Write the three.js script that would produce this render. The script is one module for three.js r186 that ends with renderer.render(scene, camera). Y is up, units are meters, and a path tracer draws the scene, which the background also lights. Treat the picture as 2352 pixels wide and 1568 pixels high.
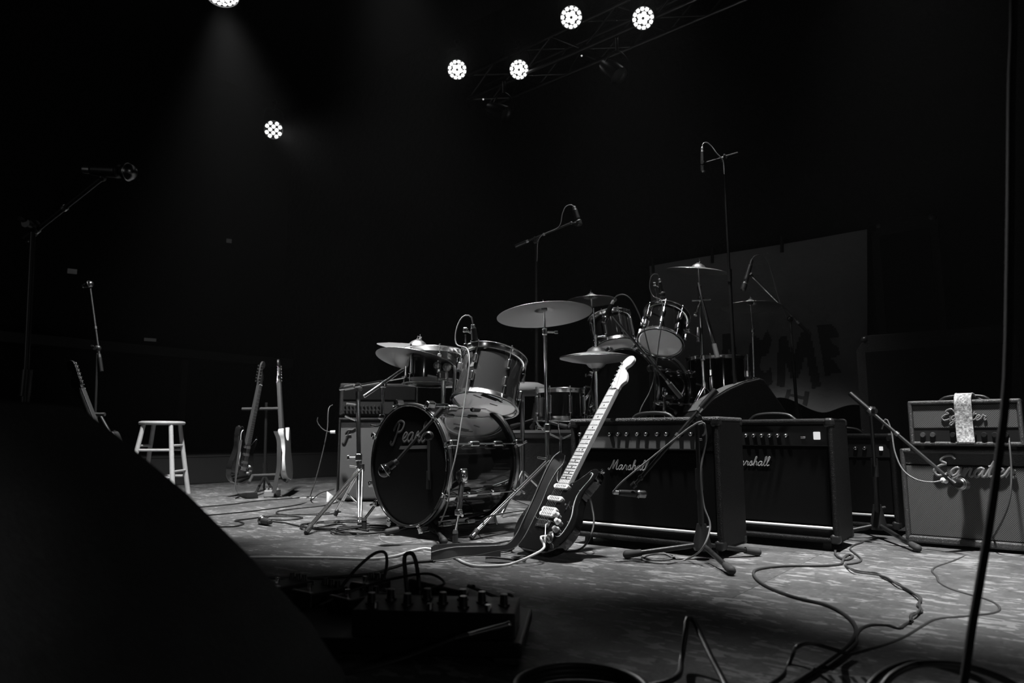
import * as THREE from 'three';
import { RoundedBoxGeometry } from 'three/addons/geometries/RoundedBoxGeometry.js';
import { mergeGeometries } from 'three/addons/utils/BufferGeometryUtils.js';

// ---------------------------------------------------------------- camera, lights, haze, exposure
const scene = new THREE.Scene();
scene.background = new THREE.Color(0, 0, 0);
const EYE = 0.46, FOC = 1600, TILT = Math.atan(216 / FOC);
const camera = new THREE.PerspectiveCamera(2 * Math.atan(784 / FOC) * 180 / Math.PI, 2352 / 1568, 0.05, 60);
camera.position.set(0, EYE, 0);
camera.rotation.x = TILT;
camera.focus = 3.1;
camera.userData.fStop = 3.2;
const renderer = new THREE.WebGLRenderer();
renderer.toneMapping = THREE.LinearToneMapping;
renderer.toneMappingExposure = 1.0;
renderer.shadowMap.enabled = true;
scene.fog = new THREE.FogExp2(new THREE.Color(1, 1, 1), 0.0007);

const V = (x, y, z) => new THREE.Vector3(x, y, z);
const CT = Math.cos(TILT), ST = Math.sin(TILT);
const ray = (x, y) => { const a = (x - 1176) / FOC, b = (784 - y) / FOC; return V(a, b * CT + ST, b * ST - CT); };
// survey helpers: a sight line taken to a known distance, or down to a level surface
const P = (x, y, D) => { const d = ray(x, y); return d.multiplyScalar(D / -d.z).add(V(0, EYE, 0)); };
const F = (x, y, h = 0) => { const d = ray(x, y); return d.multiplyScalar((h - EYE) / d.y).add(V(0, EYE, 0)); };
// the stage is turned against the view: a runs along the backline, b upstage
const PHI = 38 * Math.PI / 180, CP = Math.cos(PHI), SP = Math.sin(PHI);
const S = (a, b, y = 0) => V(a * CP + b * SP, y, a * SP - b * CP);

// par lamps, the last two added for chrome highlights: [name, place, aimed at, candela, half cone, penumbra, lens radius, led layout, in view]
const LAMPS = [
  { at: P(511, -14, 3.9), to: F(505, 1225), cd: 32, cone: 5, flood: [92, 37, S(-4.5, 3.1), 1], r: 0.095, leds: 'dense', label: 'round LED stage lamp cut by the top edge, shining straight down' },
  { at: P(1050, 160, 7.1), to: V(-0.06, 0.9, 0.1), cd: 90, cone: 7, r: 0.1, leds: 'ring', label: 'glowing LED stage lamp, far end of the truss, strongest halo' },
  { at: P(1192, 160, 7.1), to: V(0.06, 1.05, 0.1), cd: 50, cone: 7, r: 0.1, leds: 'ring', label: 'glowing LED stage lamp, low, with truss rising to its upper side' },
  { at: P(1312, 40, 6.1), to: V(0.06, 1.05, 0.1), cd: 34, cone: 7, r: 0.1, leds: 'ring', label: 'glowing LED stage lamp, high, above the middle of the truss' },
  { at: P(1477, 42, 6.1), to: V(0.06, 1.05, 0.1), cd: 40, cone: 7, r: 0.1, leds: 'ring', label: 'glowing LED stage lamp nearest the banner, high on the truss' },
  { at: P(628, 298, 7.6), to: P(1260, 560, 2.0), cd: 230, cone: 6, r: 0.1, leds: 'grid', label: 'lone LED stage lamp with twelve separate dots above the stool' },
  { at: S(-2.43, 2.04, 3.2), to: S(-2.5, 2.75), cd: 86, cone: 23, pen: 1, r: 0.1, leds: 'lens', label: 'LED stage lamp just above the picture over the drum kit' },
  { at: S(-1.35, 2.25, 3.3), to: S(-1.5, 2.65), cd: 54, cone: 18, pen: 0.9, r: 0.1, leds: 'lens', label: 'LED stage lamp high over the leaning guitar, above the picture' },
  { at: S(-0.28, 2.78, 3.3), to: S(-0.3, 2.92), cd: 96, cone: 20.5, pen: 0.95, r: 0.1, leds: 'lens', label: 'LED stage lamp high over the amplifiers, above the picture' },
  { at: V(0.75, 4.3, -4.15), to: V(1.15, 0.7, -4.75), cd: 58, cone: 24, r: 0.1, leds: 'lens', label: 'LED stage lamp high over the rear drums, above the picture' },
  { at: V(2.6, 1.4, 2.9), to: V(0.2, 0.8, -3.4), cd: 1.5, cone: 30, r: 0.1, leds: 'lens', label: 'small unseen lamp added behind the viewer for chrome highlights, right' },  // unseen weak lamp, added to put streaks of light on the chrome tubes
  { at: V(-3.3, 1.4, 0.9), to: V(-0.4, 0.8, -3.4), cd: 1.0, cone: 30, r: 0.1, leds: 'lens', label: 'small unseen lamp added behind the viewer for chrome highlights, left' },  // its added partner from the other side, also unseen
];
for (const L of LAMPS) for (const [cd, cone, aim, pen] of L.flood ? [[L.cd, L.cone, L.to, 1], L.flood] : [[L.cd, L.cone, L.to, L.pen ?? 1]]) {
  const s = new THREE.SpotLight(0xffffff, cd, 0, cone * Math.PI / 180, pen, 2), d = L.to.clone().sub(L.at).normalize();
  s.position.copy(L.at).addScaledVector(d, 0.045);
  s.target.position.copy(aim);
  s.castShadow = true; s.shadow.radius = 4; s.shadow.mapSize.set(2048, 2048);
  s.name = 'stage_lamp_beam'; s.target.name = 'beam_aim';
  scene.add(s); scene.add(s.target);
}

// ---------------------------------------------------------------- small tools
let seed = 11;
const rnd = () => { seed = (seed * 1664525 + 1013904223) >>> 0; return seed / 4294967296; };
const names = {};
const numbered = (n) => { const k = names[n] = (names[n] ?? -1) + 1; return k ? n + '_' + String(k).padStart(3, '0') : n; };
const ORG = new WeakMap();
function thing(name, label, category, pos, group, turn = 0) {
  const o = new THREE.Group(); o.name = numbered(name); o.position.copy(pos); o.rotation.y = turn;
  o.userData = { label, category }; if (group) o.userData.group = group;
  ORG.set(o, pos.clone()); scene.add(o); return o;
}
function prep(g) {
  let q = g.index ? g.toNonIndexed() : g;
  for (const k of Object.keys(q.attributes)) if (!['position', 'normal', 'uv'].includes(k)) q.deleteAttribute(k);
  if (!q.attributes.uv) q.setAttribute('uv', new THREE.BufferAttribute(new Float32Array(q.attributes.position.count * 2), 2));
  q.morphAttributes = {};
  return q;
}
const merge = (gs) => { const l = [].concat(gs).flat(Infinity).map(prep); return l.length === 1 ? l[0] : mergeGeometries(l); };
// texture coordinates in metres, by the way each face points
function metreUV(g) {
  const p = g.attributes.position, n = g.attributes.normal, uv = g.attributes.uv;
  for (let i = 0; i < p.count; i += 3) {
    let x = 0, y = 0, z = 0; for (let k = 0; k < 3; k++) { x += Math.abs(n.getX(i + k)); y += Math.abs(n.getY(i + k)); z += Math.abs(n.getZ(i + k)); }
    for (let k = 0; k < 3; k++) {
      const j = i + k;
      if (z >= x && z >= y) uv.setXY(j, p.getX(j), p.getY(j)); else if (x >= y) uv.setXY(j, p.getZ(j), p.getY(j)); else uv.setXY(j, p.getX(j), p.getZ(j));
    }
  }
  return g;
}
function add(parent, name, geo, mat, label) {           // own axes of the thing
  const g = merge(geo); if (mat.userData.metres) metreUV(g);
  const m = new THREE.Mesh(g, mat); m.name = name; m.castShadow = m.receiveShadow = true;
  if (label) m.userData.label = label;
  if (ORG.has(parent)) ORG.set(m, ORG.get(parent));
  parent.add(m); return m;
}
function addW(parent, name, geo, mat, label) {          // geometry given in stage coordinates
  const g = merge(geo), o = ORG.get(parent); g.translate(-o.x, -o.y, -o.z); return add(parent, name, g, mat, label);
}
function share(parent, name, geo, mat, pos, q) {        // one of many alike pieces on one shared geometry
  const m = new THREE.Mesh(geo, mat); m.name = name; m.castShadow = m.receiveShadow = true; m.position.copy(pos); if (q) m.quaternion.copy(q); parent.add(m); return m;
}
const box = (w, h, d, x = 0, y = 0, z = 0) => new THREE.BoxGeometry(w, h, d).translate(x, y, z);
const rbox = (w, h, d, x = 0, y = 0, z = 0, r = 0.01, s = 2) => new RoundedBoxGeometry(w, h, d, s, Math.min(r, w / 2.01, h / 2.01, d / 2.01)).translate(x, y, z);
const UP = V(0, 1, 0);
const turnTo = (dir) => new THREE.Quaternion().setFromUnitVectors(UP, dir.clone().normalize());
function bar(a, b, r, r2 = r, seg = 12) {
  const d = b.clone().sub(a), L = d.length();
  return new THREE.CylinderGeometry(r2, r, L, seg).applyQuaternion(turnTo(d)).translate((a.x + b.x) / 2, (a.y + b.y) / 2, (a.z + b.z) / 2);
}
const ball = (p, r, sx = 1, sy = 1, sz = 1) => new THREE.SphereGeometry(r, 14, 10).scale(sx, sy, sz).translate(p.x, p.y, p.z);
function tube(pts, r, n = 6, radial = 8, tension = 0.5) {
  const c = new THREE.CatmullRomCurve3(pts, false, 'centripetal', tension);
  return new THREE.TubeGeometry(c, Math.max(4, (pts.length - 1) * n), r, radial, false);
}
const lathe = (pts, seg = 40) => new THREE.LatheGeometry(pts.map(([x, y]) => new THREE.Vector2(x, y)), seg);
const mix = (a, b, t) => a.clone().lerp(b, t);
const at2 = (g, p, q) => { const m = g.clone(); if (q) m.applyQuaternion(q); return m.translate(p.x, p.y, p.z); };
function outline(pts, closed = true, n = 8) {
  const c = new THREE.CatmullRomCurve3(pts.map(([x, y]) => V(x, y, 0)), closed, 'centripetal');
  return new THREE.Shape(c.getPoints(pts.length * n).map((v) => new THREE.Vector2(v.x, v.y)));
}
const slab = (shape, depth, bevel = 0, z = 0) => new THREE.ExtrudeGeometry(shape, { depth, bevelEnabled: bevel > 0, bevelSize: bevel, bevelThickness: bevel, bevelSegments: 3, curveSegments: 10 }).translate(0, 0, z);
const poly = (pts) => new THREE.Shape(pts.map(([x, y]) => new THREE.Vector2(x, y)));

// ---------------------------------------------------------------- computed textures and materials
function lattice(n) { const a = new Float32Array(n * n); for (let i = 0; i < a.length; i++) a[i] = rnd(); return a; }
function sampler(nx, ny = nx) {
  const a = new Float32Array(nx * ny); for (let i = 0; i < a.length; i++) a[i] = rnd();
  return (u, v) => {
    const x = u * nx, y = v * ny, i = Math.floor(x), j = Math.floor(y); let fx = x - i, fy = y - j; fx = fx * fx * (3 - 2 * fx); fy = fy * fy * (3 - 2 * fy);
    const i0 = ((i % nx) + nx) % nx, i1 = (i0 + 1) % nx, j0 = ((j % ny) + ny) % ny * nx, j1 = ((((j % ny) + ny) % ny) + 1) % ny * nx;
    const p = a[j0 + i0], q = a[j0 + i1], r = a[j1 + i0], s = a[j1 + i1];
    return (p + (q - p) * fx) * (1 - fy) + (r + (s - r) * fx) * fy;
  };
}
function texture(size, fn, srgb, metres) {
  const d = new Uint8Array(size * size * 4);
  for (let y = 0, o = 0; y < size; y++) for (let x = 0; x < size; x++, o += 4) { const v = Math.max(0, Math.min(255, fn((x + 0.5) / size, (y + 0.5) / size) * 255)); d[o] = d[o + 1] = d[o + 2] = v; d[o + 3] = 255; }
  const t = new THREE.DataTexture(d, size, size); t.wrapS = t.wrapT = THREE.RepeatWrapping; t.magFilter = THREE.LinearFilter; t.minFilter = THREE.LinearMipmapLinearFilter; t.generateMipmaps = true;
  if (srgb) t.colorSpace = THREE.SRGBColorSpace;
  if (metres) t.repeat.set(1 / metres, 1 / metres);
  t.needsUpdate = true; return t;
}
const grey = (v) => new THREE.Color().setRGB(v, v, v);
function mat(v, roughness, o = {}) {
  const { metres, ...rest } = o, phys = ['clearcoat', 'transmission', 'sheen', 'anisotropy', 'specularIntensity'].some((k) => k in rest);
  const m = new (phys ? THREE.MeshPhysicalMaterial : THREE.MeshStandardMaterial)({ color: grey(v), roughness, ...rest });
  if (metres) m.userData.metres = true; return m;
}
const n8 = sampler(8), n16 = sampler(16), n32 = sampler(32), n64 = sampler(64), n128 = sampler(128), n256 = sampler(256), n512 = sampler(512);
const s1 = sampler(40, 110), s2 = sampler(90, 220), s3 = sampler(200, 420), s4 = sampler(14, 30);
const sm = (a, b, x) => { x = Math.max(0, Math.min(1, (x - a) / (b - a))); return x * x * (3 - 2 * x); };
// worn painted plywood: dull paint, scraped pale flakes, scuffs
const floorTone = texture(2048, (u, v) => {
  const worn = n16(u, v) * 0.6 + n8(u, v) * 0.4;
  const fl = s1(u, v) * 0.45 + s2(u, v) * 0.35 + s3(u, v) * 0.2 + (worn - 0.5) * 0.3;
  const flake = sm(0.63, 0.643, fl) * (0.5 + 0.5 * n64(u, v));
  const fine = sm(0.74, 0.78, s3(u, v) * 0.7 + s2(u, v) * 0.3) * 0.35;
  const scuff = sm(0.68, 0.74, s4(u, v) * 0.3 + s2(v, u) * 0.7) * 0.4;
  return 0.31 + (n32(u, v) - 0.5) * 0.06 + (n128(u, v) - 0.5) * 0.05 + (n512(u, v) - 0.5) * 0.05 + (worn - 0.5) * 0.08 + 0.22 * Math.max(flake, fine) - 0.07 * scuff;
}, true, 2.6);
const floorRough = texture(512, (u, v) => 0.62 + 0.2 * (n64(u, v) - 0.5) + 0.14 * (n16(u, v) - 0.5), false, 2.6);
const floorBump = texture(1024, (u, v) => 0.5 + 0.3 * (s2(u, v) - 0.5) + 0.3 * (n256(u, v) - 0.5), false, 1.3);
const tolexBump = texture(256, (u, v) => n64(u, v) * 0.6 + n128(u, v) * 0.4, false, 0.09);
const carpetBump = texture(256, (u, v) => n64(u, v) * 0.5 + n128(u, v) * 0.5, false, 0.16);
const weaveDiag = texture(256, (u, v) => { const a = (u * 10 + v * 10) % 1, b = (u * 10 - v * 10 + 20) % 1; return 0.28 + 0.52 * sm(0.3, 0.55, a) * sm(1, 0.75, a) + 0.1 * sm(0.45, 0.6, b) - 0.18 * (b < 0.28 ? 1 : 0) + 0.1 * (n128(u, v) - 0.5); }, true, 0.075);
const weaveGrid = texture(128, (u, v) => 0.62 - 0.3 * ((u * 8 % 1 < 0.3 || v * 8 % 1 < 0.3) ? 1 : 0) + 0.12 * (n64(u, v) - 0.5), true, 0.04);
const weaveFine = texture(128, (u, v) => 0.8 + 0.2 * ((Math.floor(u * 16) + Math.floor(v * 16)) % 2) - 0.2 * n64(u, v), true, 0.03);
const grainTone = texture(256, (u, v) => 0.93 + 0.07 * sampler_a(u, v), true, 0.4);
function sampler_a(u, v) { return s1(v, u * 0.25) * 0.7 + n128(u, v) * 0.3; }
const suedeTone = texture(256, (u, v) => 0.3 + 0.6 * (n32(u, v) * 0.5 + n64(u, v) * 0.5), true, 0.22);
const leatherBump = texture(256, (u, v) => n128(u, v) * 0.7 + n64(u, v) * 0.3, false, 0.06);
const latheRings = texture(256, (u, v) => 0.5 + 0.5 * (n256(0.37, v) - 0.5) + 0.2 * (n64(u, v) - 0.5), false);
const perfTone = texture(128, (u, v) => { const x = u * 8 % 1 - 0.5, y = v * 8 % 1 - 0.5; return x * x + y * y < 0.09 ? 0.05 : 0.5; }, true, 0.06);
const brushed = texture(256, (u, v) => 0.5 + 0.5 * (s3(u * 0.1, v) - 0.5), false, 0.2);
const clothBump = texture(256, (u, v) => n16(u, v) * 0.7 + n64(u, v) * 0.3, false, 0.7);

const M = {
  floor: mat(1, 1, { map: floorTone, roughnessMap: floorRough, bumpMap: floorBump, bumpScale: 0.0012, metres: true }),
  under: mat(0.006, 0.9),
  wall: mat(0.012, 0.85), drape: mat(0.008, 0.95, { bumpMap: clothBump, bumpScale: 0.01, metres: true }),
  ply: mat(0.02, 0.7),
  chrome: mat(0.85, 0.19, { metalness: 1 }),
  satin: mat(0.6, 0.32, { metalness: 1 }),
  steel: mat(0.32, 0.28, { metalness: 1 }),
  blackMetal: mat(0.018, 0.34), blackGloss: mat(0.008, 0.09, { clearcoat: 1, clearcoatRoughness: 0.04 }),
  stand: mat(0.01, 0.42), rubber: mat(0.03, 0.75), plastic: mat(0.014, 0.42), paleRubber: mat(0.2, 0.7), weight: mat(0.16, 0.6),
  tolex: mat(0.006, 0.5, { specularIntensity: 0.4, bumpMap: tolexBump, bumpScale: 0.0016, metres: true }),
  tolexEdge: mat(0.05, 0.4, { bumpMap: tolexBump, bumpScale: 0.0016, metres: true }),
  carpet: mat(0.06, 0.5, { bumpMap: carpetBump, bumpScale: 0.006, metres: true }),
  grilleBlack: mat(0.0055, 0.95, { map: weaveFine, specularIntensity: 0.25, metres: true }),
  grilleDiag: mat(0.3, 0.8, { map: weaveDiag, metres: true }),
  grilleGrid: mat(0.32, 0.8, { map: weaveGrid, metres: true }),
  panel: mat(0.1, 0.5, { metalness: 0.2, bumpMap: brushed, bumpScale: 0.0002, metres: true }), panelDark: mat(0.016, 0.35),
  white: mat(0.75, 0.45), cream: mat(0.7, 0.35), logo: mat(0.36, 0.4), badge: mat(0.2, 0.35), logoDim: mat(0.3, 0.5), print: mat(0.07, 0.6), dark: mat(0.01, 0.5),
  maple: mat(0.66, 0.28, { map: grainTone, metres: true, clearcoat: 0.5, clearcoatRoughness: 0.2 }),
  wood: mat(0.42, 0.45, { map: grainTone, metres: true }),
  rosewood: mat(0.03, 0.4),
  leather: mat(0.12, 0.34, { bumpMap: leatherBump, bumpScale: 0.0006, metres: true }), stitch: mat(0.6, 0.7),
  suede: mat(0.9, 0.9, { map: suedeTone, metres: true }), webbing: mat(0.2, 0.8, { map: weaveGrid, metres: true }),
  cymbal: mat(0.5, 0.38, { metalness: 1, bumpMap: latheRings, bumpScale: 0.0004 }),
  head: mat(0.82, 0.9, { transmission: 0.65, thickness: 0 }), headBlack: mat(0.004, 0.35, { specularIntensity: 0.5 }),
  shellRed: mat(0.03, 0.12, { clearcoat: 1, clearcoatRoughness: 0.05 }), hoopBlack: mat(0.012, 0.1, { clearcoat: 1 }),
  cable: mat(0.022, 0.5), cableMatt: mat(0.008, 0.8, { specularIntensity: 0.3 }), cableGrey: mat(0.045, 0.5), cableLight: mat(0.16, 0.5), cablePale: mat(0.72, 0.45),
  banner: mat(0.16, 0.85, { bumpMap: clothBump, bumpScale: 0.004, metres: true }), bannerInk: mat(0.035, 0.85),
  perf: mat(0.9, 0.6, { map: perfTone, metres: true }), cushion: mat(0.1, 0.8),
  lensOff: mat(0.08, 0.12), tape: mat(0.6, 0.7), spot: mat(0.2, 0.5),
  led: new THREE.MeshStandardMaterial({ color: 0x000000, emissive: 0xffffff, emissiveIntensity: 2.6, roughness: 0.4 }),
  pilot: new THREE.MeshStandardMaterial({ color: 0x000000, emissive: 0xffffff, emissiveIntensity: 0.7, roughness: 0.4 }),
};
const bumpy = (m, s) => m;

// ---------------------------------------------------------------- the hall and the stage floor
function structure(name, geo, m, turned = true) {
  const g = merge(geo); if (m.userData.metres) metreUV(g);
  const o = new THREE.Mesh(g, m); o.name = name; o.userData = { kind: 'structure' }; o.receiveShadow = o.castShadow = true; if (turned) o.rotation.y = -PHI; scene.add(o); return o;
}
const A0 = -9.2, A1 = 5.4, B0 = -3.4, B1 = 6.1, TOP = 5.6;
{
  const fl = new THREE.Group(); fl.name = 'floor'; fl.userData = { kind: 'structure' }; fl.rotation.y = -PHI; scene.add(fl);
  ORG.set(fl, V(0, 0, 0));
  add(fl, 'subfloor', box(A1 - A0 + 0.4, 0.1, B1 - B0 + 0.4, (A0 + A1) / 2, -0.081, -(B0 + B1) / 2), M.under);
  const kinds = []; for (let k = 0; k < 5; k++) { const g = metreUV(merge(rbox(2.4386, 0.03, 1.2186, 0, -0.015, 0, 0.0008, 1))); const uv = g.attributes.uv, ox = rnd() * 2.6, oy = rnd() * 2.6; for (let i = 0; i < uv.count; i++) uv.setXY(i, uv.getX(i) + ox, uv.getY(i) + oy); kinds.push(g); }
  let row = 0;
  for (let b = -3.47; b < B1; b += 1.22, row++) for (let a = A0 + 1.1 + (row % 2 ? -1.22 : 0); a < A1 + 1; a += 2.44) share(fl, 'plywood_sheet', kinds[Math.floor(rnd() * 5)], M.floor, V(a, (rnd() - 0.5) * 0.0012, -b));
}
structure('wall_back', box(A1 - A0 + 0.6, TOP + 0.3, 0.2, (A0 + A1) / 2, TOP / 2, -(B1 + 0.1)), M.drape);
structure('wall_left', box(0.2, TOP + 0.3, B1 - B0 + 0.4, A0 - 0.1, TOP / 2, -(B0 + B1) / 2), M.wall);
structure('wall_right', box(0.2, TOP + 0.3, B1 - B0 + 0.4, A1 + 0.1, TOP / 2, -(B0 + B1) / 2), M.wall);
structure('wall_front', box(A1 - A0 + 0.6, TOP + 0.3, 0.2, (A0 + A1) / 2, TOP / 2, -(B0 - 0.1)), M.wall);
structure('ceiling', box(A1 - A0 + 0.6, 0.2, B1 - B0 + 0.6, (A0 + A1) / 2, TOP + 0.1, -(B0 + B1) / 2), M.wall);

// ---------------------------------------------------------------- stage lamps and truss
const ledGeo = {};
function ledLens(r) { return ledGeo[r] ??= merge(new THREE.SphereGeometry(r, 10, 1, 0, Math.PI * 2, 0, Math.PI / 2).scale(1, 0.5, 1)); }
LAMPS.forEach((L) => {
  const d = L.to.clone().sub(L.at).normalize(), o = thing('stage_lamp', L.label, 'stage lamp', L.at, 'LED stage lamps');
  const q = turnTo(d), R = L.r;
  const can = add(o, 'housing', lathe([[R * 0.55, -0.2], [R * 0.8, -0.17], [R * 1.02, -0.05], [R * 1.05, 0.012], [R * 0.99, 0.012], [R * 0.97, -0.008], [0.001, -0.008]], 28).applyQuaternion(q), M.blackMetal);
  add(can, 'rim', new THREE.TorusGeometry(R * 1.02, 0.004, 6, 32).rotateX(Math.PI / 2).translate(0, 0.012, 0).applyQuaternion(q), M.steel);
  const side = V(0, 1, 0).cross(d).normalize(); if (side.lengthSq() < 0.1) side.set(1, 0, 0);
  const top = V(0, 0.24, 0).addScaledVector(d, -0.08), off = d.clone().multiplyScalar(-0.08);
  add(o, 'yoke', tube([off.clone().addScaledVector(side, R * 1.12), off.clone().addScaledVector(side, R * 1.15).add(V(0, 0.12, 0)), top.clone().addScaledVector(side, R * 0.8), top.clone().addScaledVector(side, -R * 0.8), off.clone().addScaledVector(side, -R * 1.15).add(V(0, 0.12, 0)), off.clone().addScaledVector(side, -R * 1.12)], 0.007, 5, 6), M.blackMetal);
  add(o, 'clamp', [bar(top, top.clone().add(V(0, 0.07, 0)), 0.016), new THREE.TorusGeometry(0.03, 0.008, 6, 16).translate(top.x, top.y + 0.09, top.z)], M.blackMetal);
  const pts = [];
  if (L.leds === 'grid') [[-0.5, 1.5], [0.5, 1.5], [-1.5, 0.5], [-0.5, 0.5], [0.5, 0.5], [1.5, 0.5], [-1.5, -0.5], [-0.5, -0.5], [0.5, -0.5], [1.5, -0.5], [-0.5, -1.5], [0.5, -1.5]].forEach(([x, y]) => { const c = Math.cos(0.26), s = Math.sin(0.26); pts.push([(x * c - y * s) * R * 0.5, (x * s + y * c) * R * 0.5, R * 0.21]); });
  else if (L.leds === 'lens') pts.push([0, 0, R * 0.9]);
  else if (L.leds === 'dense') { pts.push([0, 0, R * 0.19]); [[6, 0.34], [12, 0.67], [18, 1.0]].forEach(([n, k]) => { for (let i = 0; i < n; i++) pts.push([Math.cos(i / n * 6.283 + 0.2) * R * k * 0.9, Math.sin(i / n * 6.283 + 0.2) * R * k * 0.9, R * 0.145]); }); }
  else { [[5, 0.36], [12, 0.82]].forEach(([n, k]) => { for (let i = 0; i < n; i++) pts.push([Math.cos(i / n * 6.283 + 0.13) * R * k, Math.sin(i / n * 6.283 + 0.13) * R * k, k < 0.5 ? R * 0.24 : R * 0.185]); }); }
  for (const [x, y, r] of pts) share(o, 'led_lens', ledLens(r), M.led, V(x, 0.0, y).applyQuaternion(q).addScaledVector(d, 0.0), q);
});
{
  const p0 = P(1075, 228, 7.7), p1 = P(1800, -90, 5.35), ax = p1.clone().sub(p0).normalize(), sd = V(0, 1, 0).cross(ax).normalize();
  const o = thing('lighting_truss', 'dark metal lighting truss of round tubes and slanted braces', 'truss', p0);
  const corner = [[0, 0], [0, 0.3], [0.3, 0], [0.3, 0.3]].map(([s, h]) => [p0.clone().addScaledVector(sd, s).add(V(0, h, 0)), p1.clone().addScaledVector(sd, s).add(V(0, h, 0))]);
  for (const [a, b] of corner) addW(o, 'chord', bar(a, b, 0.024), M.steelDark ??= mat(0.16, 0.4, { metalness: 1 }));
  const L = p0.distanceTo(p1), n = 9;
  for (let i = 0; i < n; i++) for (const [j, k] of [[0, 1], [2, 3], [0, 2], [1, 3]]) {
    const t0 = i / n, t1 = (i + 1) / n, up = i % 2;
    addW(o, 'brace', bar(mix(...corner[up ? k : j], t0), mix(...corner[up ? j : k], t1), 0.011, 0.011, 8), M.steelDark);
  }
  for (const [x, y, D] of [[1110, 228, 7.2], [1336, 128, 6.4]]) addW(o, 'indicator_light', ball(P(x, y, D), 0.008), M.pilot);
  // hangers up to the ceiling
  for (const t of [0.15, 0.85]) addW(o, 'hanger', bar(mix(...corner[1], t), mix(...corner[1], t).setY(TOP), 0.006, 0.006, 6), M.steelDark);
}
for (const [x, y, D, tx, ty, label] of [[1418, 172, 6.0, 0.45, -0.65, 'unlit stage lamp hanging below the truss, lens dim'], [1157, 262, 6.9, 0.8, -0.5, 'unlit small stage lamp below the far end of the truss']]) {
  const c = P(x, y, D), d = V(tx, ty, 0.35).normalize(), q = turnTo(d), o = thing('stage_lamp_off', label, 'stage lamp', c, 'unlit lamps');
  add(o, 'housing', lathe([[0.03, -0.22], [0.06, -0.2], [0.085, -0.08], [0.09, 0.03], [0.084, 0.03], [0.08, -0.02], [0.001, -0.02]], 24).applyQuaternion(q), M.blackMetal);
  add(o, 'lens', lathe([[0.078, -0.012], [0.04, 0.0], [0.001, 0.004]], 24).applyQuaternion(q), M.lensOff);
  add(o, 'yoke', tube([V(0.1, 0, 0), V(0.1, 0.14, 0), V(0, 0.24, 0), V(-0.1, 0.14, 0), V(-0.1, 0, 0)], 0.006, 4, 6), M.blackMetal);
  add(o, 'clamp', bar(V(0, 0.23, 0), V(0, 0.36, 0), 0.014), M.blackMetal);
}

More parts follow.
